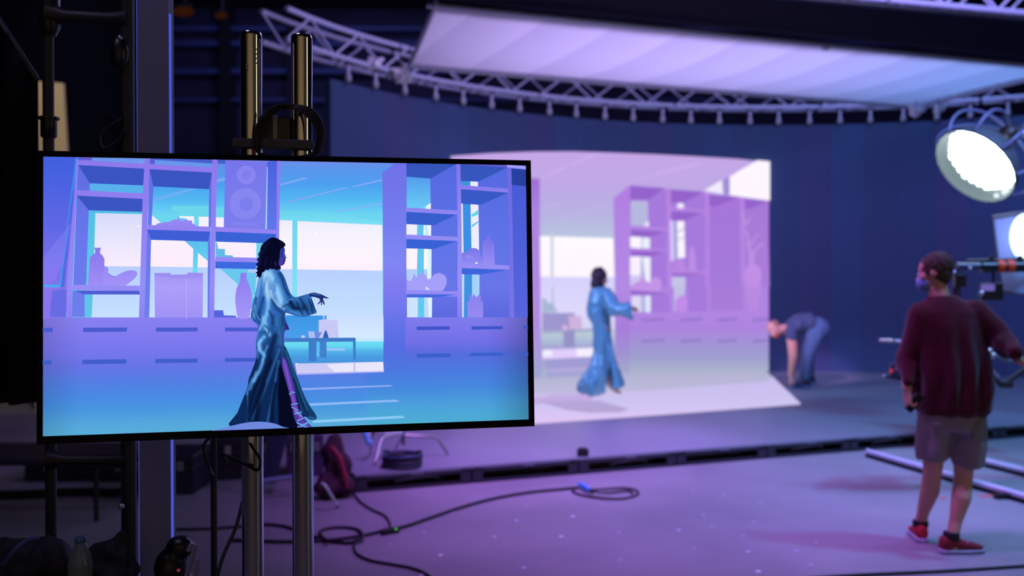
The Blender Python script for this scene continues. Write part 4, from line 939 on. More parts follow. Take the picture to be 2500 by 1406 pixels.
# ---- crew man in the dark red sweatshirt, seen from behind
m = thing('person', 'person in a dark red sweatshirt and shorts seen from behind, standing at the right', 'person', onz(2300, 1348, 0))
Y0 = 5.92
J = dict(neck=at(2296, 735, Y0), sl=at(2250, 765, Y0), sr=at(2388, 755, Y0-.02), el=at(2216, 872, Y0+.02), wl=at(2214, 948, Y0-.06), er=at(2450, 835, Y0-.1), wr=at(2492, 882, Y0-.3),
         pel=at(2325, 985, Y0), hl=at(2284, 1010, Y0), hr=at(2358, 1010, Y0), kl=at(2277, 1150, Y0+.04), kr=at(2352, 1160, Y0-.0))
al = onz(2246, 1318, 0)+V((0, 0, .095)); ar = onz(2326, 1350, 0)+V((0, 0, .095))
hc = at(2280, 664, Y0+.02); fh = V((-.80, .58, -.22)); uh = V((-.12, .1, 1))
mb = MB(); head(mb, hc, fh, uh, .98)
mb.capsule(J['neck'], hc-V((-.01, .0, .04)), .062, .056)
bodyloft(mb, [(at(2325, 1010, Y0), .15, .10), (at(2323, 960, Y0), .165, .115), (at(2320, 900, Y0), .155, .11), (at(2318, 840, Y0), .165, .115), (at(2316, 780, Y0), .185, .115), (at(2312, 750, Y0), .15, .09), (J['neck'], .07, .06)])
mb.chain([J['sl'], J['el'], J['wl']], [.055, .042, .028]); mb.chain([J['sr'], J['er'], J['wr']], [.055, .042, .028])
for h_, k_, a_, in ((J['hl'], J['kl'], al), (J['hr'], J['kr'], ar)):
    mb.chain([h_, k_], [.088, .056]); mb.chain([k_, k_.lerp(a_, .35)+V((.0, -.022, 0)), k_.lerp(a_, .75), a_], [.054, .058, .038, .036])
    mb.capsule(a_+V((0, .0, -.02)), a_+V((0, .0, -.06)), .034, .034)
hand(mb, J['wl']+V((0, 0, -.01)), (.06, -.05, -1), (-.1, .9, 0), (1, .1, .1), .75)
hand(mb, J['wr'], (.75, -.2, -.5), (.1, .9, .3), (0, .3, -1), .7)
build(fuse(mb, .0085, 3), 'body', M_skin, m, smooth=60)
eyes(hc, fh, uh, m, .98)
# sweatshirt
mb = MB()
bodyloft(mb, [(at(2328, 1012, Y0), .195, .15), (at(2328, 1000, Y0), .226, .175), (at(2327, 960, Y0), .235, .18), (at(2324, 900, Y0), .225, .17), (at(2320, 840, Y0), .215, .155), (at(2317, 790, Y0), .22, .145), (at(2315, 760, Y0), .205, .13), (at(2306, 738, Y0), .135, .105), (at(2299, 722, Y0), .075, .072)])
mb.chain([at(2256, 772, Y0), at(2226, 850, Y0+.02), J['el']+V((-.0, 0, -.02)), J['wl']+V((0, 0, .04))], [.092, .075, .072, .046]); mb.chain([at(2380, 768, Y0-.02), at(2425, 805, Y0-.06), J['er'], J['wr']+V((-.04, 0, .05))], [.096, .080, .072, .048])
def shirtfold(v, n):
    a = math.atan2(v.x-J['pel'].x, -(v.y-J['pel'].y)); w_ = min(1, max(0, (J['sl'].z-v.z)*2.2))
    q = math.sin(a*9+2.2*noise.noise(V((v.x*2, v.y*2, v.z*2.4))))*.018*w_ + noise.noise(V((v.x*7, v.y*7, v.z*4)))*.014
    q *= min(1, max(.25, (v.z-J['pel'].z+.06)*6))
    return v+n*q
build(fuse(mb, .010, 4, shirtfold), 'sweatshirt', mat('dark_red_jersey', (72, 10, 26), .85, bump=.3, bscale=160, sheen=.2, spec=.2), m, smooth=70)
build(MB().tube([V((.0, 0, 0))+at(2299, 728, Y0)+V((.074*math.cos(t*.5236), .07*math.sin(t*.5236), .012*math.sin(t*.5236))) for t in range(13)], .012, 8), 'collar', mat('dark_red_rib', (100, 22, 40), .9), m, smooth=True)
# shorts
mb = MB()
bodyloft(mb, [(at(2324, 985, Y0), .175, .13), (at(2322, 1010, Y0), .195, .145), (at(2322, 1035, Y0), .195, .145), (at(2321, 1050, Y0), .17, .13)])
bodyloft(mb, [(at(2276, 1122, Y0+.03), .088, .095), (at(2278, 1085, Y0+.02), .096, .11), (at(2284, 1030, Y0), .105, .13), (at(2290, 1000, Y0), .10, .12)], 20)
bodyloft(mb, [(at(2364, 1136, Y0), .095, .10), (at(2362, 1085, Y0), .102, .115), (at(2358, 1030, Y0), .108, .13), (at(2352, 1000, Y0), .10, .12)], 20)
build(fuse(mb, .010, 3, folds(.018, 6, 3.5, 3)), 'shorts', mat('khaki_shorts', (138, 124, 128), .9, bump=.3, bscale=120), m, smooth=70)
build(MB().bbox(at(2392, 1055, Y0-.13), (.09, .012, .11), .004), 'pocket', mat('khaki_pocket', (120, 112, 108), .9), m)
# hair, mask, shoes
R = Matrix((V(fh).cross(V(uh)).normalized(), V(fh).normalized(), V(uh).normalized())).transposed()
mb = MB(); mb.ball(hc+V(uh)*.03-fh*.022, .100, 12, (.84, 1.0, .90), R); mb.ball(hc-V(uh)*.02-fh*.055, .066, 10, (.98, .7, 1), R)
build(fuse(mb, .008, 2, folds(.006, 40, 40)), 'short_hair', mat('brown_hair', (74, 54, 44), .8, bump=.6, bscale=150), m, smooth=60)
mb = MB(); mb.ball(hc-V(uh)*.055+fh.normalized()*.055, .066, 10, (.95, .85, .85), R)
build(mb, 'face_mask', mat('mask_blue', (120, 150, 205), .8), m, smooth=True, label='pale blue face mask')
def shoe(ankle, dirv, col, lab=None, sole=(170, 160, 190), acc=(150, 20, 40)):
    dirv = V(dirv).normalized(); s = V((-dirv.y, dirv.x, 0)); g = V((ankle.x, ankle.y, 0))+V((0, 0, m_floor))
    def ringat(t, wdt, z0, z1, nn=14):
        c = g+dirv*t; return [c+s*math.cos(2*math.pi*i/nn)*wdt+V((0, 0, (z0+z1)/2+(z1-z0)/2*math.sin(2*math.pi*i/nn))) for i in range(nn)]
    so = MB().loft([ringat(t, w_, 0, .032) for t, w_ in ((-.085, .02), (-.08, .034), (-.03, .040), (.04, .042), (.10, .048), (.16, .044), (.19, .026), (.195, .01))])
    up = MB().loft([ringat(t, w_, .02, h) for t, w_, h in ((-.08, .02, .08), (-.07, .034, .105), (-.03, .040, .115), (.02, .040, .10), (.07, .042, .080), (.12, .044, .065), (.165, .036, .05), (.188, .015, .04))])
    o = build(up, 'shoe', col, m_cur, smooth=60); build(so, 'sole', mat('sole%d' % sole[0], sole, .5), o, smooth=60)
    build(MB().lathe([(.045, .085), (.048, .10), (.046, .125), (.040, .128)], g+dirv*-.01, 16), 'shoe_collar', mat('shoe_dark', (22, 20, 30), .8), o, smooth=True)
    for q in range(3): build(MB().capsule(g+dirv*(.035+.022*q)+s*.026+V((0, 0, .094-.011*q)), g+dirv*(.035+.022*q)-s*.026+V((0, 0, .094-.011*q)), .004), 'lace', mat('lace_white', (200, 190, 200), .7), o, smooth=True)
    return o
m_floor = 0; m_cur = m
shoe(al, (.18, 1, 0), mat('red_knit', (175, 24, 44), .8)); shoe(ar, (.93, .1, 0), mat('red_knit_dark', (130, 22, 44), .8))
# radio held in his left hand
wt = thing('handheld_radio', 'small black handheld device in the left hand of the red-shirted person', 'radio', J['wl']+V((.03, -.02, -.16)))
q0 = J['wl']+V((.035, -.015, -.085)); Rr = Matrix.Rotation(.7, 3, 'Y')
build(MB().bbox(q0, (.05, .03, .12), .006, Rr), 'radio_body', M_blackplastic, wt); build(MB().capsule(q0+Rr @ V((.015, 0, .06)), q0+Rr @ V((.015, 0, .12)), .006), 'antenna', M_rubber, wt, smooth=True)

# ---- performer on the stage
Y1 = 12.3
w_ = thing('person', 'dark-haired person in a long shiny blue robe walking on the stage, arm out', 'person', onz(1468, 966, SZ))
hc = at(1465, 678, Y1); fw = V((.95, -.10, -.12)); uw = V((0, 0, 1))
mb = MB(); head(mb, hc, fw, uw, .90)
mb.capsule(at(1464, 700, Y1), hc-V((.01, 0, .03)), .05, .048)
bodyloft(mb, [(at(1469, 800, Y1), .09, .07), (at(1468, 770, Y1), .09, .07), (at(1467, 740, Y1), .12, .10), (at(1466, 712, Y1), .14, .10), (at(1464, 702, Y1), .06, .06)])
shr = at(1478, 716, Y1-.12); elr = at(1500, 750, Y1-.25); wrr = at(1531, 752, Y1-.34)
mb.chain([shr, elr, wrr], [.048, .038, .025])
mb.chain([at(1456, 716, Y1+.15), at(1448, 760, Y1+.2), at(1460, 775, Y1+.1)], [.046, .036, .024])
hand(mb, wrr, (1, -.1, -.1), (0, -.6, .6), (.1, -.2, -1), .35, .95)
hand(mb, at(1460, 775, Y1+.1), (1, -.3, 0), (0, 0, 1), (0, -1, 0), .5, .95)
fa = onz(1489, 962, SZ)+V((0, 0, .12)); ba = onz(1436, 950, SZ)+V((0, .0, .15))
mb.chain([at(1474, 800, Y1-.08), at(1486, 872, Y1-.06), fa], [.07, .055, .036]); mb.chain([at(1464, 800, Y1+.08), at(1458, 872, Y1+.06), ba], [.07, .055, .036])
mb.chain([fa, fa+V((.07, -.01, -.075)), fa+V((.13, -.02, -.10))], [.034, .028, .02]); mb.chain([ba, ba+V((.04, 0, -.09)), ba+V((.10, 0, -.13))], [.034, .028, .02])
build(fuse(mb, .009, 3), 'body', M_skin, w_, smooth=60); eyes(hc, fw, uw, w_, .9)
mb = MB()
Ld = [(700, 1446, 1482, .1), (712, 1441, 1489, .13), (735, 1435, 1492, .16), (765, 1433, 1491, .17), (782, 1441, 1490, .16), (800, 1448, 1490, .155), (830, 1450, 1491, .16), (858, 1451, 1492, .17), (885, 1443, 1489, .21), (910, 1430, 1483, .24), (935, 1414, 1476, .26), (950, 1411, 1472, .27), (958, 1424, 1470, .24)]
bodyloft(mb, [(at((a+b)/2, py, Y1), (b-a)/2/F*Y1, dp) for py, a, b, dp in reversed(Ld)], 36)
bodyloft(mb, [(at(1509, 943, Y1-.05), .086, .10), (at(1505, 915, Y1-.05), .060, .11), (at(1494, 880, Y1-.04), .045, .14), (at(1484, 845, Y1-.02), .04, .15)], 20)
mb.chain([at(1480, 718, Y1-.12), elr+V((0, 0, -.02)), at(1515, 754, Y1-.3)], [.085, .085, .08])
bodyloft(mb, [(at(1502, 755, Y1-.26), .075, .10), (at(1515, 757, Y1-.30), .085, .10), (at(1530, 759, Y1-.33), .10, .10), (at(1541, 760, Y1-.35), .108, .10)], 18, V((.25, -.1, -1)), V((0, 1, 0)))
mb.chain([at(1454, 716, Y1+.14), at(1447, 765, Y1+.2)], [.08, .09])
def robefold(v, n):
    a = math.atan2(v.x-w_.location.x, -(v.y-w_.location.y)); t = min(1, max(0, (at(0, 800, Y1).z-v.z)*1.6))
    q = math.sin(a*8+v.z*3+2*noise.noise(v*2))*.03*t + (noise.noise(V((v.x*6, v.y*6, v.z*3)))+.5*noise.noise(v*14))*.022
    return v+n*q
build(fuse(mb, .011, 4, robefold), 'satin_robe', mat('blue_satin', (84, 156, 190), .42, metal=.15, spec=.7, sheen=.3), w_, smooth=70)
mb = MB(); mb.ball(hc+V((-.016, 0, .022)), .108, 12, (.92, .9, 1.08)); mb.ball(hc+V((-.04, 0, -.07)), .10, 10, (.80, 1, 1.15)); mb.ball(hc+V((-.05, 0, -.13)), .07, 10, (.8, 1.1, .9))
build(fuse(mb, .010, 2, folds(.010, 22, 22)), 'long_hair', mat('plum_black_hair', (40, 24, 48), .55, bump=.6, bscale=90), w_, smooth=60)

# ---- crew man bending over beside the screen
Y2 = 13.15
b_ = thing('person', 'person bending down, hands at the floor, right of the lit screen', 'person', onz(1966, 942, SZ))
hc = at(1889, 803, Y2-.02); fb = V((-.55, -.35, -.75)); ub = V((-.8, 0, .55))
mb = MB(); head(mb, hc, fb, ub, .95)
sh = at(1928, 806, Y2); hp = at(1992, 808, Y2)
mb.capsule(sh+V((-.02, 0, .02)), hc+V((.05, 0, 0)), .062, .056)
def tors(mb, g):
    # rings perpendicular to x-ish spine
    sec = [(1920, 803, .10, .16), (1934, 797, .135, .19), (1950, 790, .125, .175), (1968, 787, .12, .165), (1984, 796, .145, .175), (1998, 806, .135, .17), (2007, 812, .09, .12)]
    mb.loft([mb.ring(at(x, y, Y2), V((.25, 0, 1)).normalized()*(a+g), V((0, 1, 0))*(b+g), 24) for x, y, a, b in sec])
tors(mb, -.025)
for dy, dx, dpy in ((-.17, 0, 0), (.16, 5, -4)):
    mb.chain([at(1931+dx, 808, Y2+dy), at(1936+dx, 868, Y2+dy), at(1931+dx*.4, 916+dpy, Y2+dy*.8)], [.070, .058, .036])
    hand(mb, at(1931+dx*.4, 916+dpy, Y2+dy*.8), (-.12, -.1, -1), (0, dy*-5, 0), (1, 0, 0), .45, .95)
an1 = onz(1964, 948, SZ)+V((0, 0, .10)); an2 = onz(1976, 938, SZ)+V((0, 0, .10))
for yy, a_ in ((-.09, an1), (.09, an2)):
    mb.chain([at(1990, 815, Y2+yy), at(1972, 865, Y2+yy), a_], [.095, .060, .036]); mb.capsule(a_, a_+V((0, 0, -.06)), .034)
build(fuse(mb, .009, 3), 'body', M_skin, b_, smooth=60); eyes(hc, fb, ub, b_, .95)
mb = MB(); sec = [(1917, 804, .09, .13), (1926, 801, .13, .185), (1940, 794, .15, .21), (1956, 789, .14, .19), (1972, 788, .14, .18), (1982, 792, .14, .18)]
mb.loft([mb.ring(at(x, y, Y2), V((.2, 0, 1)).normalized()*a, V((0, 1, 0))*b, 24) for x, y, a, b in sec])
for dy in (-.17, .17): mb.capsule(at(1932, 806, Y2+dy), at(1934, 826, Y2+dy), .075, .07)
build(fuse(mb, .011, 3, folds(.02, 6, 6, 1)), 'shirt', mat('slate_jersey', (62, 74, 104), .85), b_, smooth=70)
mb = MB(); mb.ball(at(1994, 803, Y2), .165, 12, (1.0, 1.12, 1.0))
mb.ball(at(1982, 800, Y2), .14, 12, (1, 1.2, 1))
for yy, a_ in ((-.10, an1), (.10, an2)): mb.chain([at(1990, 815, Y2+yy), at(1973, 862, Y2+yy), a_+V((.0, 0, .06))], [.125, .088, .068])
build(fuse(mb, .011, 3, folds(.018, 6, 4, 9)), 'trousers', mat('cyan_lit_trousers', (70, 98, 130), .85), b_, smooth=70)  # cyan light from the right is tinted into the trouser colour
m_floor = SZ+.004; m_cur = b_
shoe(an1, (-.95, -.1, 0), mat('dark_shoe', (34, 36, 60), .6), sole=(90, 110, 170)); shoe(an2, (-.95, .1, 0), mat('dark_shoe', (34, 36, 60), .6), sole=(90, 110, 170))
Rb = Matrix((V(fb).cross(V(ub)).normalized(), V(fb).normalized(), V(ub).normalized())).transposed()
mb = MB(); mb.ball(hc-fb.normalized()*.03+ub.normalized()*.018, .092, 10, (.84, 1, .9), Rb); build(mb, 'cropped_hair', mat('sandy_hair', (150, 112, 96), .9, bump=.5, bscale=120), b_, smooth=True)
mb = MB(); mb.ball(hc-ub.normalized()*.075+fb.normalized()*.05, .052, 8, (1, .8, .8), Rb); build(mb, 'beard', mat('ginger_beard', (170, 60, 40), .9), b_, smooth=True)
# ------------------------------------------------------------------ lamps and camera gear on the right
KS = .86; Cc = at(2378, 408, 9.0); n_ = V((-.736, -.278, -.606)).normalized(); e1 = V((0, 0, 1)).cross(n_).normalized(); e2 = n_.cross(e1)
para = thing('parabolic_lamp', 'round dazzling white mirrored reflector lamp with curved ribs, hanging at the upper right', 'lamp', Cc-V((0, 0, .45)))
Rr_ = .455; prof = [(Rr_, 0), (.44, -.08), (.40, -.17), (.32, -.26), (.2, -.33), (.08, -.36)]
NF = 24
def pt(r, z, a, off=0): return Cc+(n_*z+(e1*math.cos(a)+e2*math.sin(a))*(r+off))*KS
mb = MB(); mb.loft([[pt(r, z, 2*math.pi*i/NF) for i in range(NF)] for r, z in prof]+[[pt(r, z-.012, 2*math.pi*i/NF, .008) for i in range(NF)] for r, z in reversed(prof)], cap=False)
build(mb, 'reflector_bowl', mat('silver_fabric', (56, 68, 72), .6, .1, bump=.5, bscale=40), para, smooth=20)
mb = MB(); mb.loft([[pt(r, z, 2*math.pi*i/32) for i in range(32)] for r, z in ((.01, -.18), (.2, -.175), (.345, -.17), (.345, -.18))])
for i in range(26):
    a = 2*math.pi*i/26; mb.ball(pt(.345+.016*(i % 3 == 0), -.155, a), .042, 5)
build(mb, 'lit_facets', emat('lamp_white', (240, 255, 255), 9.0), para)
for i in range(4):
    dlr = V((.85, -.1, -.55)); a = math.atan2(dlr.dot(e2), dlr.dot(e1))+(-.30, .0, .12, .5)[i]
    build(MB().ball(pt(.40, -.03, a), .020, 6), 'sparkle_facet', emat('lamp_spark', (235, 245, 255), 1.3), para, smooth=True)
ax = Cc-n_*.62*KS
for i in range(9):
    a = 2*math.pi*(i+.5)/9
    pts = [pt(.47, -.02, a), pt(.54, -.16, a), pt(.52, -.34, a), pt(.36, -.52, a), pt(.14, -.62, a), ax]
    build(MB().tube(smoothpath(pts, 5), .015, 8), 'rib', mat('rib_blue_grey', (84, 92, 122), .45, .2), para, smooth=True)
build(MB().ball(ax, .09, 10), 'lamp_head', M_black, para, smooth=True)
build(MB().tube([ax, ax+V((.9, -.3, .0)), ax+V((1.0, -.4, -.15)), V((ax.x+1.0, ax.y-.4, .05))], .03, 10), 'stand_pole', M_steel, para, smooth=True)
for k in range(3):
    a = k*2.09; bs = V((ax.x+1.0, ax.y-.5, 0)); build(MB().tube([bs+V((0, 0, .5)), bs+V((.5*math.cos(a), .5*math.sin(a), .02))], .014, 8), 'stand_leg', M_steel, para, smooth=True)
if 0: pl = bpy.data.lights.new('parabolic_lamp_light', 'AREA'); pl.shape = 'DISK'; pl.size = .7; pl.energy = 55; pl.color = (.80, .92, 1.0)
if 0: plo = bpy.data.objects.new('parabolic_lamp_light', pl); C.objects.link(plo); plo.location = Cc+n_*.02; plo.rotation_euler = n_.to_track_quat('-Z', 'Y').to_euler(); pl.energy = 30

Ys = 8.6
sb = thing('soft_lamp', 'pale square cloth bounce panel lit by a cyan-white lamp at the right edge', 'lamp', at(2520, 712, Ys))
q = [at(2424, 530, Ys), at(2640, 498, Ys-.3), at(2640, 735, Ys-.3), at(2446, 712, Ys)]
bkv = V((.05, .10, 0))
build(MB().loft([q, [p+bkv*.3 for p in q]]), 'cloth_panel', mat('bounce_cloth', (140, 148, 190), .8), sb)
for i in range(4): build(MB().tube([q[i], q[(i+1) % 4]], .013, 8), 'frame_edge', M_greymetal, sb, smooth=True)
lc = at(2512, 578, Ys-.35); build(MB().loft([[lc+V((.135*math.cos(2*math.pi*i/24), z, .20*math.sin(2*math.pi*i/24))) for i in range(24)] for z in (0, .05)]), 'lit_disc', emat('lamp_cyan', (225, 255, 255), 2.2), sb)
build(MB().tube([lc+V((0, .06, 0)), lc+V((.3, .06, -.1)), V((lc.x+.3, lc.y+.06, .03))], .022, 8), 'stand_pole', M_black, sb, smooth=True)
lo_ = at(2540, 712, Ys-.1); build(MB().tube([lo_, V((lo_.x, lo_.y, .02))], .018, 8), 'panel_pole', M_black, sb, smooth=True)
sl2 = bpy.data.lights.new('soft_lamp_light', 'POINT'); sl2.energy = .6; sl2.color = (.55, .85, 1.0); sl2.shadow_soft_size = .08
so_ = bpy.data.objects.new('soft_lamp_light', sl2); C.objects.link(so_); so_.location = lc+V((.0, .14, 0))

Yr = 7.3
cr = thing('camera_crane', 'black camera crane arm with orange bands reaching in from the right edge', 'camera crane', V((at(2700, 650, Yr).x, Yr, 0)))
a0 = at(2335, 650, Yr); a1 = at(2960, 646, Yr)
Rz = Matrix.Rotation(math.atan2(a1.y-a0.y, a1.x-a0.x), 3, 'Z')
build(MB().tube([at(2395, 652, Yr), a1], .042, 14), 'arm', mat('crane_black', (18, 20, 26), .35), cr, smooth=True)
build(MB().tube([a0, at(2400, 650, Yr)], .026, 12), 'arm_nose', mat('crane_grey', (50, 56, 76), .4), cr, smooth=True)
build(MB().tube([at(2360, 636, Yr), at(2700, 628, Yr)], .010, 8), 'upper_rod', M_black, cr, smooth=True)
for px in (2441, 2464): build(MB().tube([at(px-8, 650, Yr), at(px+8, 650, Yr)], .0475, 16), 'orange_band', M_orange, cr, smooth=True)
for px in (2420, 2490): build(MB().bbox(at(px, 634, Yr), (.03, .03, .06), .004), 'rod_bracket', M_black, cr)
build(MB().tube([a1+V((-.1, 0, 0)), V((a1.x-.1, a1.y, .1))], .08, 16), 'column', M_black, cr, smooth=True)
build(MB().bbox(V((a1.x-.1, a1.y, .08)), (.6, .6, .16), .02), 'base', M_black, cr)
# drop column to the hanging camera (behind the red-shirted person)
build(MB().tube([at(2345, 655, Yr), at(2335, 700, Yr), at(2330, 800, Yr)], .03, 12), 'drop_post', mat('crane_grey', (50, 56, 76), .4), cr, smooth=True)
build(MB().bbox(at(2342, 685, Yr-.02), (.08, .07, .10), .01), 'head_motor', M_blackplastic, cr)
build(MB().ball(at(2330, 664, Yr-.06), .014, 6), 'knob', M_alu, cr, smooth=True); build(MB().ball(at(2368, 655, Yr-.06), .016, 6), 'knob', M_alu, cr, smooth=True)
mn = thing('small_monitor', 'small dark on-set monitor hanging under the crane arm', 'monitor', at(2420, 738, Yr))
build(MB().bbox(at(2420, 712, Yr), (.16, .05, .13), .008), 'housing', M_blackplastic, mn); build(MB().box(at(2412, 702, Yr-.028), (.10, .004, .05)), 'screen', emat('small_screen', (120, 105, 190), .8), mn)
build(MB().ball(at(2396, 716, Yr-.045), .02, 8), 'knob', M_alu, mn, smooth=True); build(MB().tube([at(2425, 690, Yr), at(2425, 664, Yr)], .01, 8), 'bracket_arm', M_black, mn, smooth=True)
cm = thing('camera', 'dark film camera slung under the crane, mostly hidden behind the red-shirted person', 'camera', at(2290, 930, Yr))
build(MB().bbox(at(2315, 860, Yr), (.42, .22, .20), .012), 'camera_body', M_blackplastic, cm)
build(MB().tube([at(2225, 868, Yr+.04), at(2196, 868, Yr+.1)], .055, 18), 'lens', M_blackplastic, cm, smooth=True)
build(MB().tube([at(2250, 838, Yr), at(2200, 835, Yr), at(2186, 832, Yr)], .013, 8), 'side_rod', M_alupaint, cm, smooth=True)
build(MB().capsule(at(2176, 832, Yr), at(2150, 831, Yr), .017, .014), 'wooden_grip', mat('pale_grip', (190, 185, 160), .5), cm, smooth=True)
build(MB().bbox(at(2188, 905, Yr), (.09, .06, .11), .01), 'battery_box', mat('dark_purple_plastic', (40, 36, 60), .4), cm)
build(MB().ball(at(2176, 905, Yr-.06), .014, 8), 'tally_light', emat('tally_red', (200, 50, 90), .8), cm, smooth=True)
build(MB().ball(at(2192, 899, Yr-.07), .018, 8), 'knob', M_alupaint, cm, smooth=True); build(MB().ball(at(2158, 918, Yr-.03), .010, 6), 'knob', M_alu, cm, smooth=True)
build(MB().tube([at(2158, 918, Yr), at(2195, 925, Yr), at(2260, 905, Yr)], .012, 8), 'lower_rod', M_black, cm, smooth=True)
build(MB().tube([at(2340, 880, Yr), at(2410, 862, Yr), at(2468, 884, Yr)], .022, 10), 'rear_rod', mat('rod_grey', (95, 105, 120), .35, .5), cm, smooth=True)
for px, py in ((2416, 857), (2424, 868), (2412, 888)): build(MB().ball(at(px, py, Yr-.04), .022, 8), 'knob', mat('knob_silver', (190, 195, 180), .25, .8), cm, smooth=True)
build(MB().tube([at(2400, 905, Yr), at(2445, 938, Yr), at(2475, 920, Yr), at(2530, 880, Yr)], .022, 10), 'rear_handle', M_black, cm, smooth=True)
build(MB().bbox(at(2455, 938, Yr), (.10, .05, .05), .01), 'handle_grip', M_rubber, cm)
build(MB().tube([at(2410, 890, Yr), at(2440, 920, Yr)], .008, 6), 'link_rod', M_alu, cm, smooth=True)
# dolly track
tr = thing('dolly_track', 'pair of straight lilac-lit metal rails lying on the floor behind the red-shirted person', 'track', onz(2400, 1180, 0))
r0, r1 = onz(2118, 1102, .05), onz(2700, 1268, .05); r2, r3 = onz(2290, 1097, .05), onz(2760, 1212, .05)
for a, b in ((r0, r1), (r2, r3)):
    build(MB().tube([a, b], .024, 12), 'rail', mat('rail_aluminium', (225, 220, 245), .4), tr, smooth=True)
    build(MB().box((a+b)/2-V((0, 0, .035)), ((b-a).length, .05, .02), Matrix.Rotation(math.atan2(b.y-a.y, b.x-a.x), 3, 'Z')), 'rail_foot', M_black, tr)
build(MB().tube([r1.lerp(r0, .05)-V((0, 0, .02)), r3.lerp(r2, .1)-V((0, 0, .02))], .018, 8), 'cross_tie', M_black, tr, smooth=True)

# ------------------------------------------------------------------ things on the stage and floor
def ov(px, py, z=0.0): return onz(px, py, z)
M_cab = mat('cable_black', (18, 16, 30), .45)
cable([ov(1412, 1190, .012), ov(1380, 1193, .012), ov(1290, 1202, .012), ov(1200, 1218, .012), ov(1120, 1240, .012), ov(1050, 1264, .012), ov(985, 1286, .012), ov(930, 1297, .012), ov(880, 1308, .012), ov(800, 1318, .012), ov(700, 1322, .012), ov(560, 1318, .012)], .011, 'floor_cable', 'long thick black cable sweeping across the purple floor towards the stage edge', M_cab)
cable([ov(872, 1312, .03), ov(864, 1332, .01), ov(872, 1352, .01), ov(905, 1368, .01), ov(960, 1378, .01), ov(1010, 1388, .01), ov(1045, 1404, .01), ov(1075, 1432, .01)], .0085, 'floor_cable', 'thin black cable curling from the thick one down to the bottom edge', M_cab)
cable([ov(862, 1203, .01), ov(880, 1225, .01), ov(905, 1242, .01), ov(938, 1258, .01), ov(951, 1275, .01), ov(953, 1290, .03)], .008, 'floor_cable', 'thin cable running from the stage corner down to the green-lit plug', M_cab)
cable([ov(1410, 1190, .01), ov(1398, 1198, .01), ov(1420, 1208, .01), ov(1470, 1216, .01), ov(1520, 1217, .01), ov(1556, 1207, .01), ov(1552, 1196, .01), ov(1520, 1191, .01), ov(1470, 1194, .02), ov(1440, 1197, .03), ov(1480, 1203, .02), ov(1530, 1198, .012), ov(1545, 1204, .01)], .008, 'floor_cable', 'thin dark cable lying in a flat oval loop by the blue plug', M_cab)
cable([ov(640, 1280, .01), ov(690, 1284, .01), ov(740, 1300, .01), ov(790, 1318, .012), ov(850, 1325, .012), ov(885, 1312, .03), ov(870, 1292, .01), ov(815, 1288, .01), ov(780, 1300, .01), ov(800, 1322, .03)], .011, 'floor_cable', 'black cable looped on the floor right of the chrome posts', M_cab)
cable([ov(420, 1292, .01), ov(520, 1290, .01), ov(600, 1284, .01), ov(640, 1288, .01)], .009, 'floor_cable', 'black cable on the dark floor left of the chrome posts', M_cab)
cable([ov(1960, 1412, .01), ov(2100, 1403, .01), ov(2300, 1394, .01), ov(2520, 1380, .01), ov(2600, 1374, .01)], .009, 'floor_cable', 'thin black cable along the bottom right, in front of the red shoes', M_cab)
pg = thing('blue_plug', 'bright blue cable plug lying by the stage edge', 'plug', ov(1428, 1190))
build(MB().capsule(ov(1416, 1182, .03), ov(1436, 1194, .03), .018, .018), 'plug_body', mat('plug_blue', (70, 160, 255), .4), pg, smooth=True); build(MB().capsule(ov(1434, 1193, .03), ov(1446, 1199, .02), .014), 'strain_relief', M_rubber, pg, smooth=True)
gp = thing('lit_plug', 'black cable joint with a tiny green light on the thick floor cable', 'plug', ov(960, 1292))
build(MB().capsule(ov(935, 1298, .022), ov(970, 1292, .022), .02), 'joint_body', M_rubber, gp, smooth=True); build(MB().ball(ov(967, 1291, .04), .008, 6), 'green_light', emat('led_green', (90, 200, 90), .8), gp, smooth=True)
# tracking dots
D = [(820+x/3.205, 1180+y/3.205, b) for x, y, b in ((907, 235, 0), (1493, 170, 0), (1854, 258, 2), (1413, 291, 1), (690, 385, 0), (1243, 416, 1), (1762, 415, 2), (424, 476, 0), (820, 561, 2), (1471, 660, 1), (2086, 164, 0), (2213, 382, 0), (2419, 264, 0), (2226, 598, 0), (670, 718, 2))]
D += [(1500+x/2.5, 1160+y/2.5, b) for x, y, b in ((187, 256, 1), (543, 243, 0), (590, 311, 0), (392, 335, 1), (850, 285, 0), (788, 368, 0), (485, 448, 0), (815, 466, 1), (36, 518, 0), (1232, 413, 0), (878, 587, 2), (1198, 545, 0), (1112, 462, 0), (890, 170, 0), (480, 95, 0), (668, 120, 0))]
Md = [mat('dot_faint', (190, 186, 215), .6), mat('dot_mid', (225, 222, 245), .6), mat('dot_bright', (250, 250, 255), .5)]
for i, (px, py, b) in enumerate(D):
    p = ov(px, py, 0); r = (.013, .013, .015)[b]
    build(MB().lathe([(r, 0), (r, .0015), (r*.8, .002)], p, 12), 'floor_dot', Md[b], smooth=False, label=('faint', 'pale', 'bright white')[b]+' round marker dot stuck on the purple studio floor', cat='marker dot', group=('faint', 'pale', 'bright')[b]+' marker dots on the floor')
def tapemark(px, py, w1, label, col):
    p = ov(px, py); build(MB().box(p+V((0, 0, .002)), (w1, .05, .003), Matrix.Rotation(.2, 3, 'Z')), 'tape_mark', mat('tape%d' % col[0], col, .7), label=label, cat='tape mark')
tapemark(2412, 1211, .14, 'short orange-red tape strip on the floor below the dolly rails', (215, 95, 90)); tapemark(2303, 1216, .03, 'tiny orange-red tape scrap on the floor between the calves', (216, 90, 80))
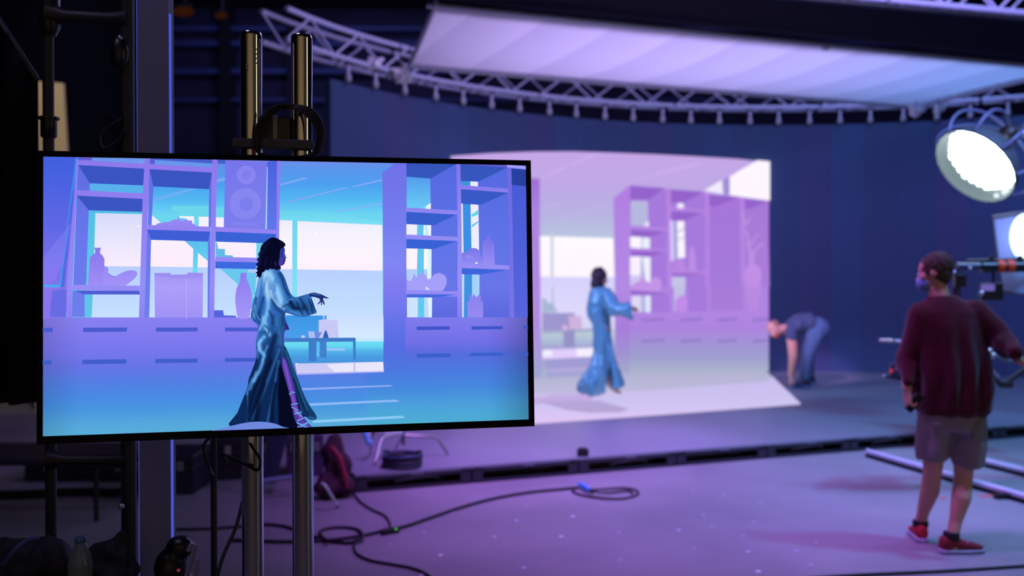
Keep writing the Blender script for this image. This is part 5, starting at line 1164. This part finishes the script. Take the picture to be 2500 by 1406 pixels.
cbx = thing('power_box', 'small dark box under the dolly rail beside the orange tape', 'box', ov(2448, 1211)); build(MB().bbox(ov(2448, 1211, .02), (.12, .06, .04), .006), 'box_body', M_blackplastic, cbx); build(MB().tube([ov(2465, 1211, .02), ov(2500, 1215, .012)], .006, 6), 'lead', M_rubber, cbx, smooth=True)
# stage items
bx_ = thing('black_box', 'small black box standing on the stage near its front edge', 'box', ov(1423, 1113, SZ)); build(MB().bbox(ov(1423, 1113, SZ)+V((0, 0, .03)), (.095, .07, .055), .006), 'box_body', M_black, bx_); build(MB().box(ov(1423, 1113, SZ)+V((0, 0, .063)), (.07, .05, .012)), 'lid', mat('dark_lid', (40, 34, 52), .5), bx_)
cc = ov(980, 1140, SZ); co = thing('cable_coil', 'fat coil of dark cable lying on the stage below the monitor', 'cable coil', cc)
for k in range(5):
    r = .15-.006*(k % 2)
    build(MB().tube([cc+V((.003*k, 0, .016+k*.02))+V((r*math.cos(a*.2618), r*.95*math.sin(a*.2618), .006*math.sin(a*.5+k))) for a in range(25)], .0135, 8), 'cable_turn', (mat('coil_dark', (28, 26, 44), .5), mat('coil_blue', (50, 66, 96), .5))[k % 3 == 1], co, smooth=True)
for a in (.5, 2.6): build(MB().bbox(cc+V((.15*math.cos(a), .15*math.sin(a), .06)), (.05, .03, .12), .006, Matrix.Rotation(a, 3, 'Z')), 'tie_strap', M_rubber, co)
cs = thing('light_stand', 'folded metal light stand with bent legs standing on the stage behind the cable coil', 'light stand', ov(985, 1100, SZ))
hub = at(985, 1062, 8.15)
t1_ = ov(1093, 1112, SZ)+V((0, 0, .01)); t2_ = ov(916, 1134, SZ)+V((0, 0, .01)); t3_ = ov(962, 1104, SZ)+V((0, 0, .01))
build(MB().tube([hub, at(1062, 1066, 8.2), at(1072, 1074, 8.2), t1_], .011, 8), 'bent_leg', mat('stand_chrome', (150, 160, 150), .3, .7), cs, smooth=True)
build(MB().tube([hub+V((-.02, 0, .02)), at(934, 1069, 8.0), at(928, 1080, 7.97), t2_], .013, 8), 'bent_leg', mat('stand_chrome', (150, 160, 150), .3, .7), cs, smooth=True)
build(MB().tube([hub, t3_], .008, 8), 'thin_leg', M_steel, cs, smooth=True)
build(MB().tube([hub+V((0, 0, -.08)), hub+V((0, .0, .75))], .015, 10), 'stand_pole', M_steel, cs, smooth=True)
build(MB().bbox(at(960, 1060, 8.1), (.15, .06, .035), .008, Matrix.Rotation(-.15, 3, 'Y')), 'pale_bracket', mat('bracket_pale', (190, 225, 215), .4), cs)
bc = thing('blue_clip', 'pale blue-white clip in front of the dark stand, just below the monitor', 'clip', at(898, 1085, 8.0))
build(MB().capsule(at(888, 1050, 8.0), at(901, 1080, 8.0), .02, .026), 'clip_jaw', mat('clip_blue', (120, 190, 255), .3), bc, smooth=True)
build(MB().capsule(at(903, 1058, 8.0), at(903, 1066, 8.0), .012), 'clip_tip', M_white, bc, smooth=True); build(MB().poly([at(905, 1020, 8.02), at(930, 1020, 8.02), at(905, 1078, 8.02)]).tube([at(905, 1076, 8.02), ov(905, 1105, SZ)], .006, 6), 'dark_flap', M_black, bc)
# corner of the stage: dark red bag and kit
rb = thing('red_bag', 'crumpled dark red and purple bag slumped against the stage corner', 'bag', ov(815, 1212))
mb = MB(); mb.ball(at(822, 1150, 7.35), .13, 12, (.75, .8, 1.2)); mb.ball(at(812, 1182, 7.3), .13, 12, (1.1, .9, .75)); mb.ball(at(815, 1100, 7.4), .10, 10, (.7, .8, 1.3))
mb.ball(at(800, 1190, 7.3), .11, 10, (1.2, .9, .6))
build(fuse(mb, .012, 3, folds(.05, 8, 5, 4)), 'bag_cloth', mat('maroon_cloth', (60, 20, 46), .8), rb, smooth=60); build(MB().tube(smoothpath([at(808, 1090, 7.28), at(830, 1120, 7.22), at(842, 1165, 7.2), at(846, 1190, 7.22)], 5), .018, 8), 'strap', mat('red_strap', (150, 30, 62), .7), rb, smooth=True)
wl = thing('white_leg', 'loose pale metal tube leaning on the floor beside the maroon bag', 'tube', ov(824, 1238)); build(MB().tube(smoothpath([at(786, 1180, 6.9), at(797, 1190, 6.85), ov(824, 1236, .012)], 5), .011, 8), 'bent_tube', mat('pale_tube', (200, 225, 215), .35), wl, smooth=True); build(MB().ball(ov(824, 1237, .01), .013, 6), 'rubber_tip', M_rubber, wl, smooth=True)
# dark cases and stands behind the posts
def case(px, py, w1, dp, h, label, col=(34, 34, 52), rot=0.0):
    p = ov(px, py); t = thing('equipment_case', label, 'case', p); R = Matrix.Rotation(rot, 3, 'Z'); M = mat('case%d_%d' % (col[0], col[2]), col, .5)
    build(MB().bbox(p+V((0, 0, h*.36)), (w1, dp, h*.72), .012, R), 'case_body', M, t); build(MB().bbox(p+V((0, 0, h*.865)), (w1, dp, h*.26), .012, R), 'case_lid', M, t)
    for sx in (-.3, .3): build(MB().bbox(p+R @ V((sx*w1, -dp/2-.008, h*.72)), (.05, .016, .07), .003, R), 'latch', M_alu, t)
    build(MB().tube(smoothpath([p+R @ V((-.07, -dp/2, h*.5)), p+R @ V((-.06, -dp/2-.04, h*.5)), p+R @ V((.06, -dp/2-.04, h*.5)), p+R @ V((.07, -dp/2, h*.5))], 4), .009, 6), 'carry_handle', M_rubber, t, smooth=True)
    return t
case(420, 1190, .50, .5, .30, 'dark low equipment case on the floor left of the thin black stand', (38, 32, 52))
case(596, 1158, .45, .4, .34, 'dark case standing between the thin stand and the left chrome post', (30, 28, 46), .3)
case(235, 1160, .95, .5, .16, 'very dark flat case on the far floor behind the black frame', (26, 24, 36))
case(745, 1152, .30, .4, .34, 'dark purple case right of the right chrome post', (70, 52, 90), .2)
fl = thing('leaning_flag', 'dark blue cloth panel leaning between the two chrome posts', 'flag', ov(672, 1180)); q = [at(640, 1180, 7.35), at(672, 1180, 7.35), at(702, 1060, 7.6), at(655, 1050, 7.6)]; build(MB().loft([q, [p+V((0, .02, 0)) for p in q]]), 'flag_cloth', mat('flag_blue', (34, 36, 70), .9), fl); build(MB().tube([at(640, 1174, 7.2), at(716, 1164, 7.35)], .018, 8), 'pale_bar', mat('pale_bar_blue', (120, 130, 170), .4), fl, smooth=True); build(MB().tube([q[0], q[3]], .012, 6), 'frame_tube', M_black, fl, smooth=True)
tb = thing('folding_table', 'low dark folding table with kit at the far left under the monitor', 'table', ov(250, 1130))
zt_ = .62; tp = [onz(120, 1085+0, .0)]
c_ = V((-3.7, 6.9, 0)); build(MB().bbox(c_+V((0, 0, .40)), (2.0, .7, .04), .008), 'table_top', mat('dark_table', (40, 36, 52), .6), tb)
for sx in (-.9, .9):
    for sy in (-.3, .3): build(MB().tube([c_+V((sx, sy, 0)), c_+V((sx, sy, .38))], .018, 8), 'table_leg', M_black, tb, smooth=True)
# ------------------------------------------------------------------ foreground, left side
def Yp(px, py, Y): return at(px, py, Y)
Yf = 3.3
fm = thing('pipe_rack', 'black pipe frame of two posts joined by cross bars behind the monitor at the left', 'frame', V((at(215, 700, Yf).x, Yf, 0)))
for px, r in ((121, .0185), (312, .025)):
    p = at(px, 700, Yf); build(MB().tube([V((p.x, p.y, 0)), V((p.x, p.y, 3.2))], r, 14), 'post', M_black, fm, smooth=True)
for py0, py1, r in ((38, 48, .026), (1122, 1124, .022)): build(MB().tube([at(121, py0, Yf), at(160, py0+2, Yf), at(270, py1, Yf), at(314, py1, Yf)], [r*1.7, r*.9, r*1.0, r*1.4], 12), 'cross_bar', M_black, fm, smooth=True)
p = at(119, 308, Yf); build(MB().lathe([(.02, -.04), (.026, -.035), (.026, .02), (.034, .022), (.034, .03), (.02, .034)], p, 14), 'pipe_clamp', M_blackplastic, fm, smooth=True)
p = at(121, 30, Yf); build(MB().lathe([(.02, -.08), (.034, -.05), (.034, .05), (.02, .08)], p, 14), 'pipe_clamp', M_blackplastic, fm, smooth=True)
build(MB().ball(at(292, 130, Yf-.02), .045, 10, (.7, .7, 1.3)), 'clamp_knob', M_blackplastic, fm, smooth=True); build(MB().ball(at(293, 92, Yf-.04), .009, 6), 'clamp_knob', M_alu, fm, smooth=True)
build(MB().tube([V((at(121, 700, Yf).x-.4, Yf, .03)), V((at(314, 700, Yf).x+.3, Yf, .03))], .03, 10), 'foot_bar', M_black, fm, smooth=True)
cable([at(300, 290, Yf-.03), at(270, 305, Yf-.03), at(244, 330, Yf-.03), at(252, 362, Yf-.03), at(285, 345, Yf-.03), at(305, 320, Yf-.03)], .005, 'hanging_cable', 'thin black cable loop hanging at the right post of the black frame', M_rubber)
# upright panel; blue light on its perforated edges is put in as emission
Yu = 3.05
u0 = at(337, 700, Yu); u1 = at(414, 700, Yu)
up_ = thing('upright_panel', 'tall narrow grey-blue upright with bright blue dotted edges, left of the chrome posts', 'upright', V(((u0.x+u1.x)/2, Yu, 0)))
def uedge(px_t, px_b): a = at(px_t, 0, Yu); b = at(px_b, 1406, Yu); dz = (a-b)/(a.z-b.z); return b-dz*b.z, a+dz*.25
e_l = uedge(334.5, 347); e_r = uedge(417, 429)
e_l = (at(333, 700, Yu)+(V((0,0,0))), 0); 
def vert(px, z): q_ = at(px, 700, Yu); return V((q_.x, Yu, z))
xl, xr = 337.5, 413.5
mb = MB(); lo = [vert(xl, .02), vert(xr, .02), vert(xr, .02)+V((0, .05, 0)), vert(xl, .02)+V((0, .05, 0))]; mb.loft([lo, [p+V((0, 0, 2.78)) for p in lo]])
build(mb, 'panel_face', mat('upright_grey', (120, 122, 160), .75), up_)
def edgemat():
    m = bpy.data.materials.new('dotted_edge_glow'); m.use_nodes = True; nt = m.node_tree; nt.nodes.clear(); tc = nt.nodes.new('ShaderNodeTexCoord'); vo = nt.nodes.new('ShaderNodeTexChecker'); vo.inputs['Scale'].default_value = 420
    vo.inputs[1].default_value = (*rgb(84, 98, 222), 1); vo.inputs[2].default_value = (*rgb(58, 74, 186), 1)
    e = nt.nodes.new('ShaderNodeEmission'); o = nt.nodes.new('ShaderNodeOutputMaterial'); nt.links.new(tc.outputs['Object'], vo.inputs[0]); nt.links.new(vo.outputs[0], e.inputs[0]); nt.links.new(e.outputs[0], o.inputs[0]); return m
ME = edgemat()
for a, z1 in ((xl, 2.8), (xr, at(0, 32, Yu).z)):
    c0 = vert(a, 0)+V((0, -.0, 0)); build(MB().box(V((c0.x, Yu+.012, (z1+.02)/2)), (.0075, .012, z1-.02)), 'edge_glow', ME, up_, label='blue dotted edge strip, its light put in as glow')
build(MB().bbox(V(((u0.x+u1.x)/2, Yu+.03, .02)), (.15, .3, .04), .008), 'foot_plate', M_black, up_)
# black drape at the far left
dp_ = []
for i in range(41):
    t = i/40; x = at(-260, 700, 3.6).x*(1-t)+at(84, 700, 3.6).x*t; dp_.append(V((x, 3.6+.035*math.sin(t*34)+.02*math.sin(t*13), 0)))
zt0 = at(0, 10, 3.6).z; 
def ztop(x, t): return at(0, 190-185*min(1, (1-t)*3.4), 3.6).z
dr = thing('black_drape', 'tall black cloth drape hanging down the far left edge', 'drape', V((dp_[20].x, 3.6, 0)))
zb = at(0, 985, 3.6).z
mb = MB(); mb.loft([[p+V((0, 0, zb+(ztop(p.x, i/40)-zb)*k/6)) for i, p in enumerate(dp_)] for k in range(7)], closed=False)
o = build(mb, 'drape_cloth', M_cloth, dr, smooth=True); so = o.modifiers.new('thickness', 'SOLIDIFY'); so.thickness = .006
tl = [p+V((0, 0, ztop(p.x, i/40))) for i, p in enumerate(dp_)]; build(MB().tube([tl[0], tl[28], tl[40]], .012, 8), 'top_pipe', M_black, dr, smooth=True); build(MB().tube([V((dp_[2].x, 3.66, 0)), V((dp_[2].x, 3.66, zb+1.3))], .02, 8), 'drape_pole', M_black, dr, smooth=True)
# lit beige flat far behind
bf = thing('beige_flat', 'tall narrow beige board lit warm, seen in the gap at the far left', 'board', V((at(122, 700, 12).x, 12, 0))); q = [at(83, 630, 12), at(167, 630, 12), at(152, 203, 12), at(86, 198, 12)]
q[0] = V((q[0].x, 12, 0)); q[1] = V((q[1].x+.15, 12, 0)); build(MB().loft([q, [p+V((0, .06, 0)) for p in q]]), 'board_face', mat('beige_board', (196, 176, 140), .8), bf)
build(MB().tube([V((q[0].x+.2, 12.4, 0)), V((q[3].x+.2, 12.08, 3.4))], .03, 8), 'brace', mat('timber', (120, 95, 60), .8), bf)
# thin black stand under the monitor
p = at(522, 1200, 3.1); p = V((p.x, 3.1, 0)); ts = thing('thin_stand', 'thin black stand pole standing under the monitor left of the chrome posts', 'light stand', p)
build(MB().tube([p+V((0, 0, .12)), p+V((0, 0, 1.3))], .0105, 12), 'stand_pole', M_black, ts, smooth=True); build(MB().lathe([(.014, 0), (.02, .01), (.02, .06), (.014, .07)], p+V((0, 0, .62)), 12), 'collar', M_blackplastic, ts, smooth=True)
for k, (dx, dy) in enumerate(((-.07, .08), (.10, .02), (.0, .2))): build(MB().tube([p+V((0, 0, .3)), p+V((dx, dy, .01))], .008, 8), 'stand_leg', M_black, ts, smooth=True)
cable([at(592, 1225, 3.0), at(575, 1290, 2.95), at(548, 1350, 2.9), at(530, 1410, 2.85), at(520, 1480, 2.8)], .006, 'slanting_cable', 'black cable slanting down between the thin stand and the left chrome post')
cable([at(512, 1068, 2.75), at(498, 1085, 2.75), at(500, 1110, 2.75), at(512, 1145, 2.78), at(521, 1160, 3.08)], .0042, 'hanging_cable', 'short black cable hanging from the monitor beside the thin stand')
cable([at(598, 1060, 2.72), at(615, 1090, 2.66), at(634, 1120, 2.64), at(630, 1147, 2.64), at(608, 1138, 2.66), at(570, 1120, 2.72), at(541, 1108, 2.75), at(552, 1128, 2.75), at(543, 1150, 2.75)], .004, 'hanging_cable', 'black cable looping out under the monitor in front of the left chrome post')
# cart with kit and bottle, bottom left
zc = .70; ct = thing('equipment_cart', 'black equipment cart at the bottom left corner', 'cart', V((-1.60, 2.9, 0)))
build(MB().bbox(V((-1.60, 2.9, zc-.02)), (.76, .6, .04), .008), 'cart_top', M_black, ct); build(MB().bbox(V((-1.60, 2.9, .25)), (.7, .55, .03), .008), 'cart_shelf', M_black, ct)
for sx in (-.34, .34):
    for sy in (-.25, .25): build(MB().tube([V((-1.60+sx, 2.98+sy, .06)), V((-1.60+sx, 2.98+sy, zc-.03))], .014, 8), 'cart_leg', M_black, ct, smooth=True); build(MB().tube([V((-1.60+sx-.012, 2.98+sy, .035)), V((-1.60+sx+.012, 2.98+sy, .035))], .034, 14), 'wheel', M_rubber, ct, smooth=True)
bt = at(197, 1480, 2.85); bz = V((bt.x, 2.85, zc)); wb = thing('water_bottle', 'clear plastic water bottle with a dark cap on the cart, bottom left', 'bottle', bz)
def glassmat():
    m = bpy.data.materials.new('clear_plastic'); m.use_nodes = True; b = m.node_tree.nodes['Principled BSDF']; b.inputs['Base Color'].default_value = (.75, .85, .9, 1); b.inputs['Roughness'].default_value = .08; b.inputs['Transmission Weight'].default_value = .85; b.inputs['IOR'].default_value = 1.35; return m
hB = at(0, 1312, 2.85).z-zc
build(MB().lathe([(.028, 0), (.034, .006), (.034, hB*.3), (.031, hB*.36), (.034, hB*.42), (.034, hB*.62), (.028, hB*.76), (.015, hB*.9), (.0135, hB*.94)], bz, 28), 'bottle_body', glassmat(), wb, smooth=True)
build(MB().lathe([(.0155, hB*.93), (.016, hB*.935), (.016, hB), (.014, hB+.003)], bz, 20), 'cap', mat('cap_blue', (70, 110, 150), .4), wb, smooth=True); build(MB().lathe([(.0345, hB*.44), (.0345, hB*.6)], bz, 28, cap=False), 'wrap_label', mat('wrap', (100, 112, 110), .5), wb, smooth=True)
def lump(name, label, spots, Y, col, cat, base):
    t = thing(name, label, cat, base); mb = MB()
    for px, py, r, sc in spots: mb.ball(at(px, py, Y), r, 10, sc)
    build(fuse(mb, .010, 2, folds(.03, 10, 8, spots[0][0])), 'bag_body', mat('bag%d' % col[0], col, .7, bump=.4, bscale=60), t, smooth=60)
    return t
t = lump('kit_bag', 'black soft kit bag on the cart at the bottom left corner', [(40, 1370, .085, (1.3, .8, .9)), (110, 1385, .08, (1.2, .8, .9)), (60, 1388, .09, (1.5, .8, .6))], 2.95, (16, 18, 30), 'bag', V((at(70, 1400, 2.95).x, 2.95, zc)))
build(MB().tube(smoothpath([at(10, 1378, 2.8), at(35, 1345, 2.8), at(62, 1322, 2.82), at(95, 1315, 2.85)], 5), .008, 8), 'strap', mat('strap_blue', (50, 66, 120), .6), t, smooth=True)
t = lump('kit_bag', 'black rounded kit bag behind the bottle, left of the grey-blue upright', [(245, 1375, .07, (1, .8, .95)), (285, 1358, .06, (1, .8, .8)), (255, 1400, .09, (1.1, .8, .6)), (300, 1325, .03, (1, .8, 1.5))], 2.95, (14, 15, 26), 'bag', V((at(265, 1400, 3.1).x, 3.1, zc)))
build(MB().ball(at(304, 1326, 3.0), .012, 6), 'buckle', M_alu, t, smooth=True); build(MB().ball(at(296, 1236, 3.22), .010, 6), 'buckle', M_alu, t, smooth=True)
tp_ = thing('tripod', 'black tripod head with pale tubes beside the grey-blue upright, bottom edge', 'tripod', V((at(440, 1400, 2.9).x, 2.9, 0)))
mb = MB(); mb.ball(at(440, 1335, 2.9), .035, 10, (1.2, 1, 1)); mb.ball(at(418, 1385, 2.9), .05, 10, (1, 1, 1.2)); mb.ball(at(425, 1450, 2.9), .06, 10, (1.1, 1, 1.5)); build(fuse(mb, .007, 2), 'tripod_head', M_blackplastic, tp_, smooth=60)
for a, b, c in (((478, 1328), (452, 1420), 1), ((482, 1365), (474, 1430), 1), ((460, 1345), (470, 1325), 0)):
    build(MB().tube([at(*a, 2.85), at(*b, 2.85)], .0075, 8), 'pale_tube', mat('tube_lilac', (150, 145, 190), .4), tp_, smooth=True)
for dx, dy in ((-.02, -.1), (.05, .1), (.04, -.12)): build(MB().tube([at(430, 1450, 2.9), V((at(430, 1400, 2.9).x+dx, 2.9+dy, .01))], .012, 8), 'tripod_leg', M_black, tp_, smooth=True)
build(MB().ball(at(436, 1392, 2.84), .005, 6), 'red_button', emat('dim_red', (150, 50, 70), .7), tp_, smooth=True)
# far warm work lights under the roof
for px, py, s in ((448, 28, .16), (540, 38, .10), (60, 22, .2)):
    p = at(px, py, 21); lt = thing('far_work_lamp', 'dim orange work lamp up in the dark roof, %s' % {448: 'right of the grey-blue upright', 540: 'left of the chrome posts', 60: 'at the top left corner'}[px], 'lamp', p)
    col = (120, 60, 30) if px != 60 else (90, 82, 60)
    build(MB().ball(p, s, 8, (1.4, .5, .7)), 'lit_glass', emat('far_glow%d' % px, col, .14, 'NONE'), lt, smooth=True); build(MB().bbox(p+V((0, .1, s*.9)), (s*2, .2, s*.5), .02), 'lamp_housing', M_black, lt); build(MB().tube([p+V((0, .1, s)), V((p.x, p.y+.1, ZC))], .02, 6), 'hanger_rod', M_black, lt, smooth=True)
cable([ov(-200, 1212, .03), ov(60, 1206, .03), ov(180, 1200, .03), ov(292, 1203, .03)], .03, 'floor_pipe', 'thin dark pipe lying across the far left floor behind the pipe rack posts', M_black, cat='pipe')
